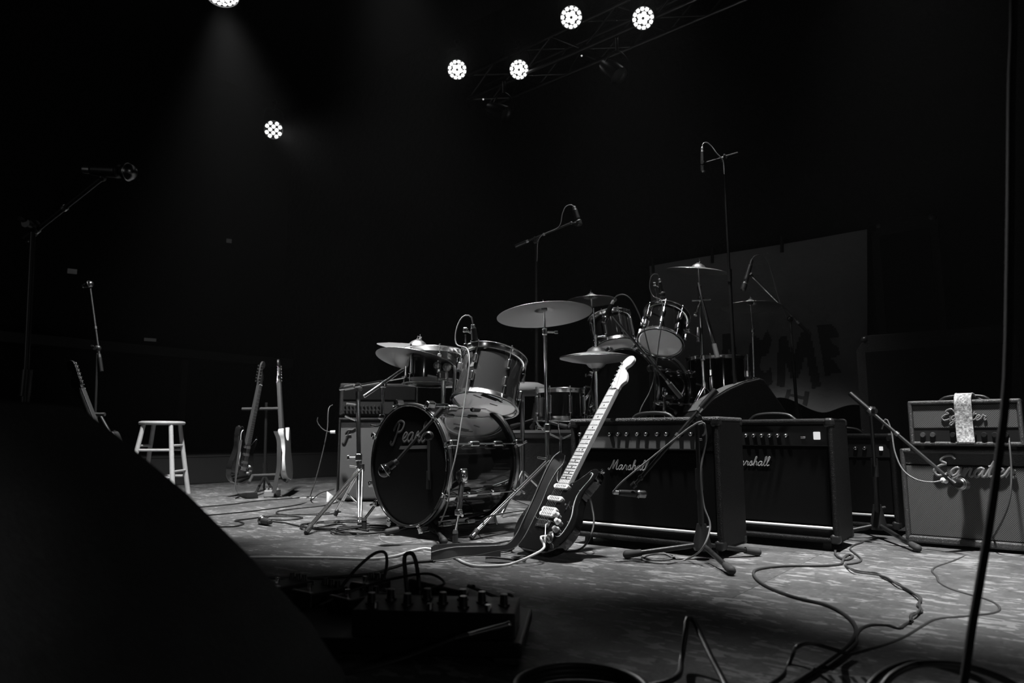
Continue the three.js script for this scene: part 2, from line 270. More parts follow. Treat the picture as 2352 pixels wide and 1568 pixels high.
// ---------------------------------------------------------------- riser, banner, dark cabinets behind
const RISE = 0.5, RB = 4.02;
{
  const o = thing('drum_riser', 'black drum riser behind the front drum kit', 'riser', S(-2.7, 5.2), null, -PHI);
  const w = 3.0, d = B1 - RB - 0.05, z = 5.2 - (RB + d / 2);
  add(o, 'deck', rbox(w, 0.06, d, 0, RISE - 0.03, z, 0.008), M.ply);
  add(o, 'edge_strip', box(w, 0.018, 0.006, 0, RISE - 0.012, z + d / 2 + 0.003), M.spot);
  add(o, 'skirt', [box(w - 0.06, RISE - 0.06, 0.02, 0, (RISE - 0.06) / 2, z + d / 2 - 0.04), box(0.02, RISE - 0.06, d - 0.1, -w / 2 + 0.04, (RISE - 0.06) / 2, z), box(0.02, RISE - 0.06, d - 0.1, w / 2 - 0.04, (RISE - 0.06) / 2, z)], M.drape);
}
{
  // a sheet of cloth hung on the back wall, its lower corner curling forward
  const tl = P(1492, 611, 6.55), tr = P(1992, 527, 5.4), bl = tl.clone().setY(0.62), br = P(1990, 952, 5.42), nrm = V(-SP, 0, CP);
  const o = thing('banner', 'grey cloth banner with dark painted letters on the back wall', 'banner', V((tl.x + tr.x) / 2, br.y, (tl.z + tr.z) / 2));
  const at = (u, v) => { // u along the top, v down
    const p = mix(mix(tl, tr, u), mix(bl, br, u), v), low = Math.max(0, v - 0.72) / 0.28, rt = Math.max(0, u - 0.25) / 0.75;
    p.addScaledVector(nrm, 0.012 * Math.sin(u * 17 + v * 3) * v + 0.012 * Math.sin(u * 7.3 - v * 5) + 0.16 * low * low * rt);
    p.y += 0.17 * low * low * (0.25 + Math.sin(Math.min(1, rt * 1.25) * Math.PI) * 0.55) + 0.03 * Math.sin(u * 21) * low * low; return p;
  };
  const N = 56, K = 36, g = new THREE.BufferGeometry(), pos = [], idx = [];
  for (const off of [0, -0.003]) for (let j = 0; j <= K; j++) for (let i = 0; i <= N; i++) pos.push(...at(i / N, j / K).addScaledVector(nrm, off).toArray());
  const W = N + 1, Q = W * (K + 1);
  for (let j = 0; j < K; j++) for (let i = 0; i < N; i++) { const a = j * W + i, b = a + 1, c = a + W, d = c + 1; idx.push(a, c, b, b, c, d, a + Q, b + Q, c + Q, b + Q, d + Q, c + Q); }
  g.setAttribute('position', new THREE.Float32BufferAttribute(pos, 3)); g.setIndex(idx); g.computeVertexNormals();
  addW(o, 'cloth', g, M.banner);
  const letter = (pts) => { const s = new THREE.ShapeGeometry(poly(pts)), p = s.attributes.position; return s; };
  const inkAt = (pts) => { // letters cut from a fine grid so that they follow the folds
    const s = poly(pts).getPoints(), xs = s.map((p) => p.x), ys = s.map((p) => p.y), n = 26, out = [];
    const inside = (x, y) => { let r = false; for (let i = 0, j = s.length - 1; i < s.length; j = i++) if ((s[i].y > y) !== (s[j].y > y) && x < (s[j].x - s[i].x) * (y - s[i].y) / (s[j].y - s[i].y) + s[i].x) r = !r; return r; };
    const x0 = Math.min(...xs), x1 = Math.max(...xs), y0 = Math.min(...ys), y1 = Math.max(...ys);
    for (let j = 0; j < n; j++) for (let i = 0; i < n; i++) { const a = x0 + (x1 - x0) * i / n, b = x0 + (x1 - x0) * (i + 1) / n, c = y0 + (y1 - y0) * j / n, d = y0 + (y1 - y0) * (j + 1) / n; if (inside((a + b) / 2, (c + d) / 2)) { const q = [[a, c], [a, d], [b, c], [b, c], [a, d], [b, d]].map(([u, v]) => at(u, v).addScaledVector(nrm, 0.004)); out.push(...q.flatMap((p) => p.toArray())); } }
    const gg = new THREE.BufferGeometry(); gg.setAttribute('position', new THREE.Float32BufferAttribute(out, 3)); gg.computeVertexNormals(); return gg;
  };
  addW(o, 'letter', inkAt([[0.36, 0.86], [0.375, 0.5], [0.425, 0.5], [0.475, 0.86], [0.43, 0.86], [0.418, 0.74], [0.41, 0.6], [0.4, 0.6], [0.395, 0.74], [0.4, 0.86]]), M.bannerInk);
  addW(o, 'letter', inkAt([[0.5, 0.58], [0.53, 0.53], [0.56, 0.56], [0.585, 0.5], [0.605, 0.56], [0.59, 0.64], [0.555, 0.66], [0.545, 0.72], [0.57, 0.75], [0.6, 0.72], [0.61, 0.82], [0.57, 0.86], [0.515, 0.82], [0.495, 0.7]]), M.bannerInk);
  addW(o, 'letter', inkAt([[0.63, 0.85], [0.635, 0.56], [0.67, 0.54], [0.7, 0.68], [0.735, 0.53], [0.77, 0.52], [0.82, 0.84], [0.785, 0.86], [0.755, 0.66], [0.72, 0.8], [0.695, 0.8], [0.665, 0.68], [0.67, 0.86]]), M.bannerInk);
  addW(o, 'letter', inkAt([[0.800, 0.5], [0.860, 0.5], [0.885, 0.545], [0.890, 0.58], [0.855, 0.58], [0.860, 0.605], [0.885, 0.63], [0.895, 0.675], [0.855, 0.69], [0.870, 0.705], [0.900, 0.77], [0.835, 0.785], [0.820, 0.66]]), M.bannerInk);
  addW(o, 'letter', inkAt([[0.68, 0.89], [0.7, 0.885], [0.7, 0.93], [0.755, 0.925], [0.755, 0.885], [0.775, 0.885], [0.775, 0.99], [0.755, 0.99], [0.755, 0.95], [0.7, 0.955], [0.7, 0.995], [0.68, 0.995]]), M.bannerInk);
  for (const u of [0.02, 0.33, 0.65]) addW(o, 'tie', bar(at(u, 0.05).addScaledVector(nrm, 0.004), at(u, -0.05), 0.014, 0.014, 6), M.dark);
}
function speakerBox(label, corner, w, h, d, base, feet) { // a big loudspeaker cabinet, grille to the front
  const o = thing('speaker_cabinet', label, 'speaker', corner, 'dark speaker cabinets', -PHI);
  const s = poly([[-w / 2 + 0.07, 0], [w / 2 - 0.07, 0], [w / 2, 0], [w / 2, h - 0.07], [w / 2 - 0.05, h], [-w / 2 + 0.07, h], [-w / 2, h - 0.09], [-w / 2, 0]]);
  add(o, 'box', slab(s, d - 0.02, 0.006, -d + 0.01), M.tolex);
  add(o, 'grille', rbox(w - 0.1, h - 0.16, 0.012, 0, h / 2 - 0.02, 0.004, 0.004), M.grilleBlack);
  add(o, 'corner_guard', [ball(V(w / 2 - 0.03, h - 0.02, -0.02), 0.03), ball(V(-w / 2 + 0.05, h - 0.02, -0.02), 0.025)], M.blackMetal);
  add(o, 'handle', rbox(0.02, 0.14, 0.16, w / 2 + 0.004, h * 0.55, -d / 2, 0.01), M.plastic);
}
{
  const a = P(2158, 1010, 4.2); speakerBox('big black speaker cabinet beside the banner, slanted top corner', V(a.x, 0, a.z), 0.84, 1.09, 0.46);
  const b = P(2105, 900, 4.9); speakerBox('tall black speaker column behind the big cabinet', V(b.x, 0, b.z), 0.42, 2.02, 0.42);
}
{ // low platform, ledge and scraps along the side wall
  structure('trim_1', [rbox(2.6, 0.27, 7.4, A0 + 1.35, 0.135, -2.6, 0.01), box(0.006, 0.012, 7.4, A0 + 2.653, 0.262, -2.6)], M.ply);
  structure('trim_2', [rbox(0.3, 0.12, 6.4, A0 + 0.16, 1.52, -3.2, 0.01), box(0.05, 1.3, 0.08, A0 + 0.06, 0.85, -1.2), box(0.05, 1.3, 0.08, A0 + 0.06, 0.85, -4.6)], mat(0.06, 0.7));
  for (const [x, y, D, w, h, label] of [[345, 780, 7.6, 0.12, 0.035, 'pale strip of tape lying on the dark side ledge'], [526, 553, 8.2, 0.06, 0.05, 'small pale paper scrap high on the dark wall'], [166, 623, 6.6, 0.08, 0.05, 'pale triangular scrap above the dark mic boom']]) {
    const c = P(x, y, D), o = thing('tape_scrap', label, 'tape', c, null, 0.6); add(o, 'strip', rbox(w, h, 0.004, 0, 0, 0, 0.002), M.tape);
  }
}
function wedge(name, label, prof, z0, z1, group) { // prof: outline in the plane facing the viewer, metres
  const c = prof.reduce((s, p) => s.add(p), V(0, 0, 0)).divideScalar(prof.length), lo = Math.min(...prof.map((p) => p.y));
  const o = thing(name, label, 'speaker', V(c.x, lo, 0), group);
  const s = poly(prof.map((p) => [p.x - c.x, p.y - lo]));
  add(o, 'cabinet', slab(s, Math.abs(z1 - z0) - 0.02, 0.008, Math.min(z0, z1)), M.tolex);
  return { o, c, lo };
}
{
  const D = 1.02, pr = [P(178, 948, D), P(250, 1002, D), P(420, 1143, D), P(560, 1283, D), P(700, 1436, D), P(782, 1560, D)];
  const end = pr[pr.length - 1], prof = [...pr, V(end.x + 0.05, 0, 0), V(-1.35, 0, 0), V(-1.35, 0.5, 0), V(-0.75, pr[0].y + 0.012, 0)];
  const { o, c, lo } = wedge('stage_monitor', 'huge black stage monitor close to the camera, sloping edge', prof, -D, -0.5);
  add(o, 'foot', [box(0.06, 0.012, 0.06, -0.3, 0.006, -0.9), box(0.06, 0.012, 0.06, 0.25, 0.006, -0.9)], M.rubber);
}
{
  const D = 4.15, pr = [P(1560, 985, D), P(1608, 945, D), P(1640, 918, D), P(1676, 896, D), P(1712, 880, D), P(1748, 871, D), P(1756, 874, D), P(1815, 960, D), P(1824, 985, D)];
  const lo = RISE, prof = pr.map((p, i) => (i === 0 || i === pr.length - 1) ? V(p.x, RISE, 0) : p);
  const { o, c } = wedge('stage_monitor', 'black wedge monitor on the riser behind the amplifiers', prof, -D, -D - 0.42);
  const band = [1, 2, 3, 4, 5].map((i) => prof[i]), g = [];
  for (let i = 0; i < 4; i++) { const a = band[i], b = band[i + 1], L = a.distanceTo(b), an = Math.atan2(b.y - a.y, b.x - a.x); g.push(new THREE.BoxGeometry(L, 0.008, 0.36).rotateZ(an).translate((a.x + b.x) / 2 - c.x - Math.sin(an) * 0.01, (a.y + b.y) / 2 - RISE + Math.cos(an) * 0.01, -D - 0.2)); }
  add(o, 'grille', g, M.perf);
}

// ---------------------------------------------------------------- lettering drawn with strokes
const GLYPH = {
  a: [1.2, [[0.9, 0.85], [0.55, 1], [0.15, 0.7], [0.1, 0.25], [0.35, 0], [0.7, 0.3], [0.9, 0.9], [0.87, 0.3], [1.0, 0], [1.3, 0.25]]],
  r: [1.05, [[0.1, 0.25], [0.3, 0.9], [0.38, 1.1], [0.5, 0.85], [0.82, 0.85], [0.74, 0.3], [0.9, 0], [1.15, 0.25]]],
  s: [0.95, [[0.05, 0.25], [0.5, 1.1], [0.6, 0.7], [0.72, 0.3], [0.5, 0], [0.2, 0.12], [0.6, 0.02], [1.05, 0.25]]],
  h: [1.15, [[0.1, 0.25], [0.5, 1.5], [0.52, 2.1], [0.34, 2.05], [0.25, 1.1], [0.2, 0], [0.42, 0.75], [0.75, 1], [0.84, 0.6], [0.85, 0.1], [1.25, 0.25]]],
  l: [0.68, [[0.1, 0.25], [0.48, 1.4], [0.5, 2.1], [0.3, 2.1], [0.22, 1], [0.27, 0.1], [0.45, 0], [0.8, 0.25]]],
  e: [0.85, [[0.05, 0.25], [0.5, 0.5], [0.66, 0.85], [0.45, 1], [0.16, 0.7], [0.16, 0.2], [0.45, 0], [0.9, 0.25]]],
  n: [1.1, [[0.05, 0.3], [0.2, 1], [0.22, 0], [0.42, 0.8], [0.7, 1], [0.76, 0.2], [0.9, 0], [1.2, 0.25]]],
  t: [0.78, [[0.05, 0.25], [0.42, 1.85], [0.28, 0.4], [0.42, 0], [0.85, 0.25]], [[0.02, 1.15], [0.8, 1.28]]],
  g: [1.15, [[0.85, 0.85], [0.5, 1], [0.1, 0.6], [0.3, 0.05], [0.7, 0.3], [0.9, 1], [0.75, -0.5], [0.4, -1], [0.12, -0.75], [0.55, -0.2], [1.2, 0.25]]],
  M: [1.85, [[-0.45, 0.35], [-0.6, 0.05], [-0.25, -0.05], [0.1, 0.8], [0.42, 2.15], [0.52, 1.1], [0.56, 0.1], [0.95, 1.2], [1.36, 2.15], [1.36, 1], [1.42, 0.1], [1.6, 0], [1.95, 0.25]]],
  E: [1.5, [[1.55, 1.95], [1.05, 2.35], [0.35, 2.2], [0.2, 1.75], [0.85, 1.4], [0.3, 1.2], [-0.15, 0.6], [0.35, 0.05], [1.25, 0.3]]],
  P: [1.5, [[-0.4, 0.1], [-0.45, -0.25], [-0.05, -0.3], [0.25, 0.6], [0.5, 2.0]], [[-0.35, 1.2], [-0.1, 1.9], [0.6, 2.3], [1.25, 2.0], [1.2, 1.4], [0.7, 1.05], [0.4, 1.1]]],
  F: [1.3, [[-0.2, 0.0], [0.1, -0.2], [0.35, 0.8], [0.5, 1.9]], [[-0.1, 1.5], [0.3, 1.95], [0.9, 1.85], [1.4, 2.1]], [[0.1, 1.0], [0.5, 1.1], [0.95, 1.05]]],
};
function script(word, xh, r, slant = 0.3, flat = 0.6) {
  const out = []; let x = 0;
  for (const ch of word) { const [w, ...st] = GLYPH[ch]; for (const s of st) out.push(tube(s.map(([a, b]) => V((x + a + b * slant) * xh, b * xh, 0)), r, 5, 6).scale(1, 1, flat)); x += w; }
  const g = merge(out); g.translate(-x * xh / 2, 0, 0); return g;
}

// ---------------------------------------------------------------- guitar amplifiers
function combo(label, corner, w, h, d, o2) { // corner: the front corner on the viewer's left
  const c = corner.clone().add(S(w / 2, d / 2)); c.y = 0;
  const o = thing('guitar_amplifier', label, 'amplifier', c, 'black combo amplifiers', -PHI), z = d / 2, ft = 0.03, t = 0.024;
  const H = h - ft, y0 = ft;
  const cab = add(o, 'cabinet', [rbox(w, t, d, 0, h - t / 2, 0, 0.011, 3), rbox(w, t, d, 0, y0 + t / 2, 0, 0.011, 3), rbox(t, H, d, -w / 2 + t / 2, y0 + H / 2, 0, 0.011, 3), rbox(t, H, d, w / 2 - t / 2, y0 + H / 2, 0, 0.011, 3), box(w - 2 * t, H - 2 * t, 0.012, 0, y0 + H / 2, -z + 0.02)], M.tolex);
  if (o2.carpet) add(o, 'top_cover', rbox(w + 0.004, 0.02, d + 0.004, 0, h - 0.007, 0, 0.009, 3), M.carpet, 'fuzzy carpet cover');
  const pw = w - 2 * t, ph = o2.ph ?? 0.085, py = h - t - ph / 2 - 0.004, pz = z - 0.02;
  const pan = add(o, 'control_panel', rbox(o2.pw ?? pw, ph, 0.016, 0, 0, 0, 0.003).rotateX(o2.lean ?? 0).translate(o2.px ?? 0, py, pz), o2.panel);
  if (o2.trimPanel) add(pan, 'panel_surround', box(pw, ph + 0.006, 0.01, 0, py, pz - 0.006), M.panelDark);
  const kn = merge(new THREE.CylinderGeometry(0.0085, 0.0105, 0.016, 14).rotateX(Math.PI / 2)), cap = merge(new THREE.SphereGeometry(0.0078, 12, 8).scale(1, 1, 0.6).translate(0, 0, 0.008));
  for (const x of o2.knobs) { const k = share(pan, 'knob', kn, M.plastic, V(x, py + (o2.ky ?? 0), pz + 0.015)); share(k, 'knob_cap', cap, M.chrome, V(0, 0, 0)); }
  if (o2.pilot !== undefined) add(o, 'power_switch', rbox(0.026 * (o2.ps ?? 1), 0.032 * (o2.ps ?? 1), 0.012, o2.pilot, py + (o2.ky ?? 0), pz + 0.01, 0.003), M.pilot, 'lit rocker switch');
  if (o2.slot !== undefined) add(o, 'toggle_switch', rbox(0.02, 0.008, 0.01, o2.slot, py - 0.008, pz + 0.01, 0.002), M.chrome);
  for (const x of o2.jacks ?? []) add(pan, 'jack_socket', [new THREE.CylinderGeometry(0.009, 0.009, 0.008, 12).rotateX(Math.PI / 2).translate(x, py + (o2.ky ?? 0), pz + 0.01)], M.plastic);
  const gh = H - 2 * t - ph - 0.06, gy = y0 + t + 0.045 + gh / 2;
  add(o, 'speaker_grille', rbox(pw - 0.01, gh, 0.014, 0, gy, z - 0.024, 0.005), M.grilleBlack);
  add(o, 'grille_trim', bar(V(-pw / 2, y0 + t + 0.036, z - 0.006), V(pw / 2, y0 + t + 0.036, z - 0.006), 0.0055), M.white, 'bright strip under the grille');
  add(o, 'kick_board', box(pw, 0.034, 0.014, 0, y0 + t + 0.015, z - 0.02), M.tolex);
  add(o, 'lettering', script('Marshall', o2.xh ?? 0.0185, 0.0026).translate(o2.lx, o2.ly ?? (gy + gh / 2 - 0.075), z - 0.012), M.logo, 'script lettering on the grille');
  const cg = [];
  for (const sx of [-1, 1]) for (const yy of [y0 + 0.018, h - 0.018]) for (const sz of [-1, 1]) cg.push(rbox(0.04, 0.04, 0.04, sx * (w / 2 - 0.0175), yy, sz * (z - 0.0175), 0.014, 3));
  for (const g of cg) add(o, 'corner_cap', g, M.plastic);
  for (const sx of [-1, 1]) for (const sz of [-1, 1]) add(o, 'foot', new THREE.CylinderGeometry(0.016, 0.02, ft, 12).translate(sx * (w / 2 - 0.06), ft / 2, sz * (z - 0.05)), M.rubber);
  add(o, 'handle', tube([V(-0.1, h - 0.005, 0), V(-0.07, h + 0.018, 0), V(0.07, h + 0.018, 0), V(0.1, h - 0.005, 0)], 0.01, 5, 6), M.plastic);
  return o;
}
const knobsAt = (x0, dx, n) => Array.from({ length: n }, (_, i) => x0 + dx * i);
combo('combo amplifier the guitar leans on, pale control panel, fuzzy top edge', S(-1.712, 2.608), 0.68, 0.53, 0.255, { carpet: true, panel: M.panel, ph: 0.098, pw: 0.54, px: -0.03, trimPanel: true, ky: 0.012, knobs: [-0.29, -0.14, -0.1, -0.06, -0.01, 0.03, 0.08, 0.12, 0.18, 0.225], slot: 0.26, lx: -0.06, xh: 0.0195, lean: -0.16 });
combo('middle combo amplifier with lit white switch and battered edge', F(1610, 1238).add(S(0.02, 0.0)), 0.56, 0.53, 0.25, { panel: M.panelDark, knobs: knobsAt(-0.18, 0.034, 9), pilot: 0.215, slot: 0.16, lx: -0.07, xh: 0.0185 });
combo('smaller combo amplifier set back beside the patterned cabinet', S(-1.115, 3.685), 0.5, 0.47, 0.22, { panel: M.panelDark, knobs: knobsAt(-0.16, 0.04, 8), pilot: 0.19, ps: 0.6, lx: -0.06, xh: 0.0155 });

// boutique head and cabinet with diagonal weave
{
  const w = 0.47, h = 0.405, d = 0.27, fl = F(2081, 1251), c = fl.clone().add(S(w / 2, d / 2)), z = d / 2, t = 0.02;
  const o = thing('speaker_cabinet', 'speaker cabinet with pale diagonal weave grille and big script letters', 'speaker', c, null, -PHI);
  add(o, 'cabinet', [rbox(w, t, d, 0, h - t / 2, 0, 0.009, 3), rbox(w, 0.03, d, 0, 0.012 + 0.015, 0, 0.009, 3), rbox(t, h - 0.012, d, -w / 2 + t / 2, 0.012 + (h - 0.012) / 2, 0, 0.009, 3), rbox(t, h - 0.012, d, w / 2 - t / 2, 0.012 + (h - 0.012) / 2, 0, 0.009, 3), box(w - 0.03, h - 0.04, 0.012, 0, h / 2, -z + 0.02)], M.tolexEdge);
  add(o, 'header_board', box(w - 2 * t, 0.045, 0.014, 0, h - t - 0.0225, z - 0.018), M.tolexEdge);
  add(o, 'speaker_grille', rbox(w - 2 * t, h - 0.115, 0.012, 0, 0.042 + (h - 0.115) / 2 + 0.002, z - 0.018, 0.003), M.grilleDiag, 'grey and white diagonal weave cloth');
  add(o, 'lettering', script('Egnater', 0.036, 0.0062, 0.35, 0.7).translate(0.025, h - 0.112, z - 0.004), M.badge, 'thick script letters');
  for (const sx of [-1, 1]) for (const sz of [-1, 1]) add(o, 'foot', new THREE.CylinderGeometry(0.016, 0.018, 0.014, 12).translate(sx * (w / 2 - 0.05), 0.007, sz * (z - 0.05)), M.rubber);
  const hw = 0.4, hh = 0.19, hd = 0.21, hc = fl.clone().add(S(0.045 + hw / 2, -0.012 + hd / 2)); hc.y = h + 0.012;
  const k = thing('amplifier_head', 'small amplifier head with patterned front, on the woven cabinet', 'amplifier', hc, null, -PHI), hz = hd / 2;
  add(k, 'case', [rbox(hw, 0.018, hd, 0, hh - 0.009, 0, 0.008, 3), rbox(hw, 0.018, hd, 0, 0.009, 0, 0.008, 3), rbox(0.018, hh, hd, -hw / 2 + 0.009, hh / 2, 0, 0.008, 3), rbox(0.018, hh, hd, hw / 2 - 0.009, hh / 2, 0, 0.008, 3), box(hw - 0.02, hh - 0.02, 0.01, 0, hh / 2, -hz + 0.02)], M.tolexEdge);
  add(k, 'grille_cloth', rbox(hw - 0.036, 0.096, 0.012, 0, hh - 0.018 - 0.05, hz - 0.014, 0.003), M.grilleDiag);
  const pan = add(k, 'control_panel', box(hw - 0.036, 0.056, 0.01, 0, 0.018 + 0.028, hz - 0.016), M.panelDark);
  for (let i = 0; i < 9; i++) if (i !== 2) add(pan, 'knob', new THREE.CylinderGeometry(0.009, 0.011, 0.016, 14).rotateX(Math.PI / 2).translate(-0.15 + i * 0.036, 0.046, hz - 0.003), i < 2 ? M.satin : M.plastic);
  add(k, 'lettering', script('Egnater', 0.02, 0.0036, 0.35, 0.7).translate(0.0, hh - 0.085, hz - 0.004), M.badge, 'script letters half hidden by the strap');
  add(k, 'handle', tube([V(-0.09, hh - 0.002, 0), V(-0.07, hh + 0.014, 0), V(0.07, hh + 0.014, 0), V(0.09, hh - 0.002, 0)], 0.008, 5, 6), M.plastic);
  for (const sx of [-1, 1]) for (const sz of [-1, 1]) add(k, 'foot', new THREE.CylinderGeometry(0.012, 0.014, 0.014, 10).translate(sx * (hw / 2 - 0.04), -0.005, sz * (hz - 0.03)), M.rubber);
  // suede strap laid over the head
  const st = thing('suede_strap', 'pale rough suede strap draped over the small amplifier head', 'strap', hc.clone(), null, -PHI);
  const path = [[0.02, hh + 0.004, -0.08], [0.0, hh + 0.012, -0.02], [-0.006, hh + 0.026, 0.06], [-0.01, hh + 0.022, 0.098], [-0.012, hh - 0.004, 0.119], [-0.012, 0.14, 0.124], [-0.012, 0.08, 0.13], [-0.01, 0.03, 0.142], [-0.008, 0.012, 0.152], [-0.006, 0.018, 0.162]].map((p) => V(p[0] + 0.016, p[1], p[2]));
  add(st, 'band', ribbon(path, path.map(() => V(1, 0, 0)), 0.055, 0.004), M.suede);
  for (const s of [-1, 1]) add(st, 'edge_roll', tube(path.map((p) => p.clone().add(V(s * 0.0275, 0, 0))), 0.0035, 4, 6), M.suede);
}
function ribbon(path, across, width, thick, n = 6) {
  const c = new THREE.CatmullRomCurve3(path, false, 'centripetal'), N = (path.length - 1) * n, pos = [], idx = [];
  for (let i = 0; i <= N; i++) {
    const t = i / N, p = c.getPoint(t), tan = c.getTangent(t), k = t * (path.length - 1), j = Math.min(path.length - 2, Math.floor(k)), f = k - j;
    const w = across[j].clone().lerp(across[j + 1], f).normalize(), wd = Array.isArray(width) ? width[j] + (width[j + 1] - width[j]) * f : width, nn = w.clone().cross(tan).normalize();
    for (const [s, h] of [[-1, 1], [1, 1], [1, -1], [-1, -1]]) pos.push(...p.clone().addScaledVector(w, s * wd / 2).addScaledVector(nn, h * thick / 2).toArray());
  }
  for (let i = 0; i < N; i++) for (let k = 0; k < 4; k++) { const a = i * 4 + k, b = i * 4 + (k + 1) % 4, d = a + 4, e = b + 4; idx.push(a, b, d, b, e, d); }
  idx.push(0, 2, 1, 0, 3, 2, N * 4, N * 4 + 1, N * 4 + 2, N * 4, N * 4 + 2, N * 4 + 3);
  const g = new THREE.BufferGeometry(); g.setAttribute('position', new THREE.Float32BufferAttribute(pos, 3)); g.setIndex(idx);
  const q = g.toNonIndexed(); q.computeVertexNormals(); return q;
}
// older cabinet and head behind the drum kit
{
  const w = 0.56, h = 0.585, d = 0.28, fl = F(768, 1152), turn = 0.12, c = V(fl.x + w / 2, 0, fl.z - d / 2), z = d / 2;
  const o = thing('speaker_cabinet', 'speaker cabinet with silver grid cloth half hidden by the bass drum', 'speaker', c, null, turn);
  add(o, 'cabinet', [rbox(w, 0.02, d, 0, h - 0.01, 0, 0.008), rbox(w, 0.02, d, 0, 0.022, 0, 0.008), rbox(0.016, h - 0.012, d, -w / 2 + 0.008, h / 2 + 0.006, 0, 0.007), rbox(0.016, h - 0.012, d, w / 2 - 0.008, h / 2 + 0.006, 0, 0.007), box(w - 0.02, h - 0.04, 0.012, 0, h / 2, -z + 0.02), box(w - 0.03, 0.05, 0.012, 0, h - 0.045, z - 0.014)], M.tolex);
  add(o, 'speaker_grille', rbox(w - 0.032, h - 0.1, 0.012, 0, (h - 0.1) / 2 + 0.03, z - 0.014, 0.003), M.grilleGrid, 'silver grid cloth');
  add(o, 'lettering', script('F', 0.042, 0.007, 0.4).rotateZ(0.15).translate(-w / 2 + 0.065, h - 0.17, z - 0.004), M.dark, 'dark script emblem');
  for (const sx of [-1, 1]) for (const sz of [-1, 1]) add(o, 'foot', new THREE.CylinderGeometry(0.016, 0.018, 0.016, 10).translate(sx * (w / 2 - 0.06), 0.008, sz * (z - 0.05)), M.rubber);
  const k = thing('amplifier_head', 'dark amplifier head with two rows of knobs behind the drums', 'amplifier', V(c.x, h + 0.012, c.z), null, turn), hh = 0.235;
  add(k, 'case', [rbox(w, hh, d, 0, hh / 2, -0.01, 0.014, 3)], M.tolex);
  const pan = add(k, 'control_panel', box(w - 0.05, 0.085, 0.012, 0, 0.06, z - 0.008), M.panelDark);
  add(k, 'front_cover', rbox(w - 0.05, 0.1, 0.012, 0, 0.165, z - 0.008, 0.004), M.grilleBlack);
  const kg = merge(new THREE.CylinderGeometry(0.006, 0.008, 0.014, 10).rotateX(Math.PI / 2)); 
  for (let r = 0; r < 2; r++) for (let i = 0; i < 11; i++) share(pan, 'knob', kg, M.steel, V(-0.24 + i * 0.026, 0.042 + r * 0.03, z));
  add(pan, 'pilot_light', ball(V(0.1, 0.072, z), 0.004), M.pilot);
  for (const sx of [-1, 1]) for (const sz of [-1, 1]) add(k, 'foot', new THREE.CylinderGeometry(0.014, 0.016, 0.014, 10).translate(sx * (w / 2 - 0.05), -0.005, sz * (z - 0.05)), M.rubber);
}

// ---------------------------------------------------------------- electric guitars
const BODY = [[0, 0], [0.08, 0.006], [0.135, 0.04], [0.158, 0.095], [0.15, 0.15], [0.127, 0.2], [0.118, 0.24], [0.128, 0.285], [0.143, 0.325], [0.14, 0.358], [0.118, 0.362], [0.09, 0.335], [0.06, 0.307], [0.034, 0.294], [0.0, 0.292], [-0.034, 0.297], [-0.06, 0.325], [-0.088, 0.378], [-0.115, 0.412], [-0.142, 0.405], [-0.145, 0.355], [-0.128, 0.29], [-0.121, 0.245], [-0.135, 0.195], [-0.157, 0.14], [-0.16, 0.09], [-0.135, 0.037], [-0.08, 0.006]];
const GUARD = [[0.03, 0.286], [0.058, 0.297], [0.086, 0.322], [0.114, 0.347], [0.129, 0.345], [0.13, 0.322], [0.115, 0.286], [0.104, 0.242], [0.112, 0.2], [0.13, 0.155], [0.133, 0.11], [0.12, 0.07], [0.1, 0.066], [0.085, 0.085], [0.066, 0.112], [0.042, 0.122], [-0.03, 0.122], [-0.062, 0.128], [-0.08, 0.16], [-0.08, 0.21], [-0.1, 0.25], [-0.117, 0.31], [-0.128, 0.37], [-0.11, 0.392], [-0.088, 0.362], [-0.062, 0.31], [-0.03, 0.288]];
const HEAD = [[-0.021, 0.763], [-0.0235, 0.785], [-0.03, 0.8], [-0.033, 0.85], [-0.036, 0.9], [-0.033, 0.93], [-0.014, 0.953], [0.012, 0.952], [0.026, 0.932], [0.02, 0.908], [0.002, 0.892], [0.0, 0.882], [0.02, 0.862], [0.04, 0.828], [0.043, 0.81], [0.038, 0.806], [0.026, 0.79], [0.021, 0.763]];
const FRETS = Array.from({ length: 21 }, (_, i) => 0.763 - 0.648 * (1 - Math.pow(2, -(i + 1) / 12)));
const halfW = (y) => 0.021 + (0.763 - y) / 0.471 * 0.0072;
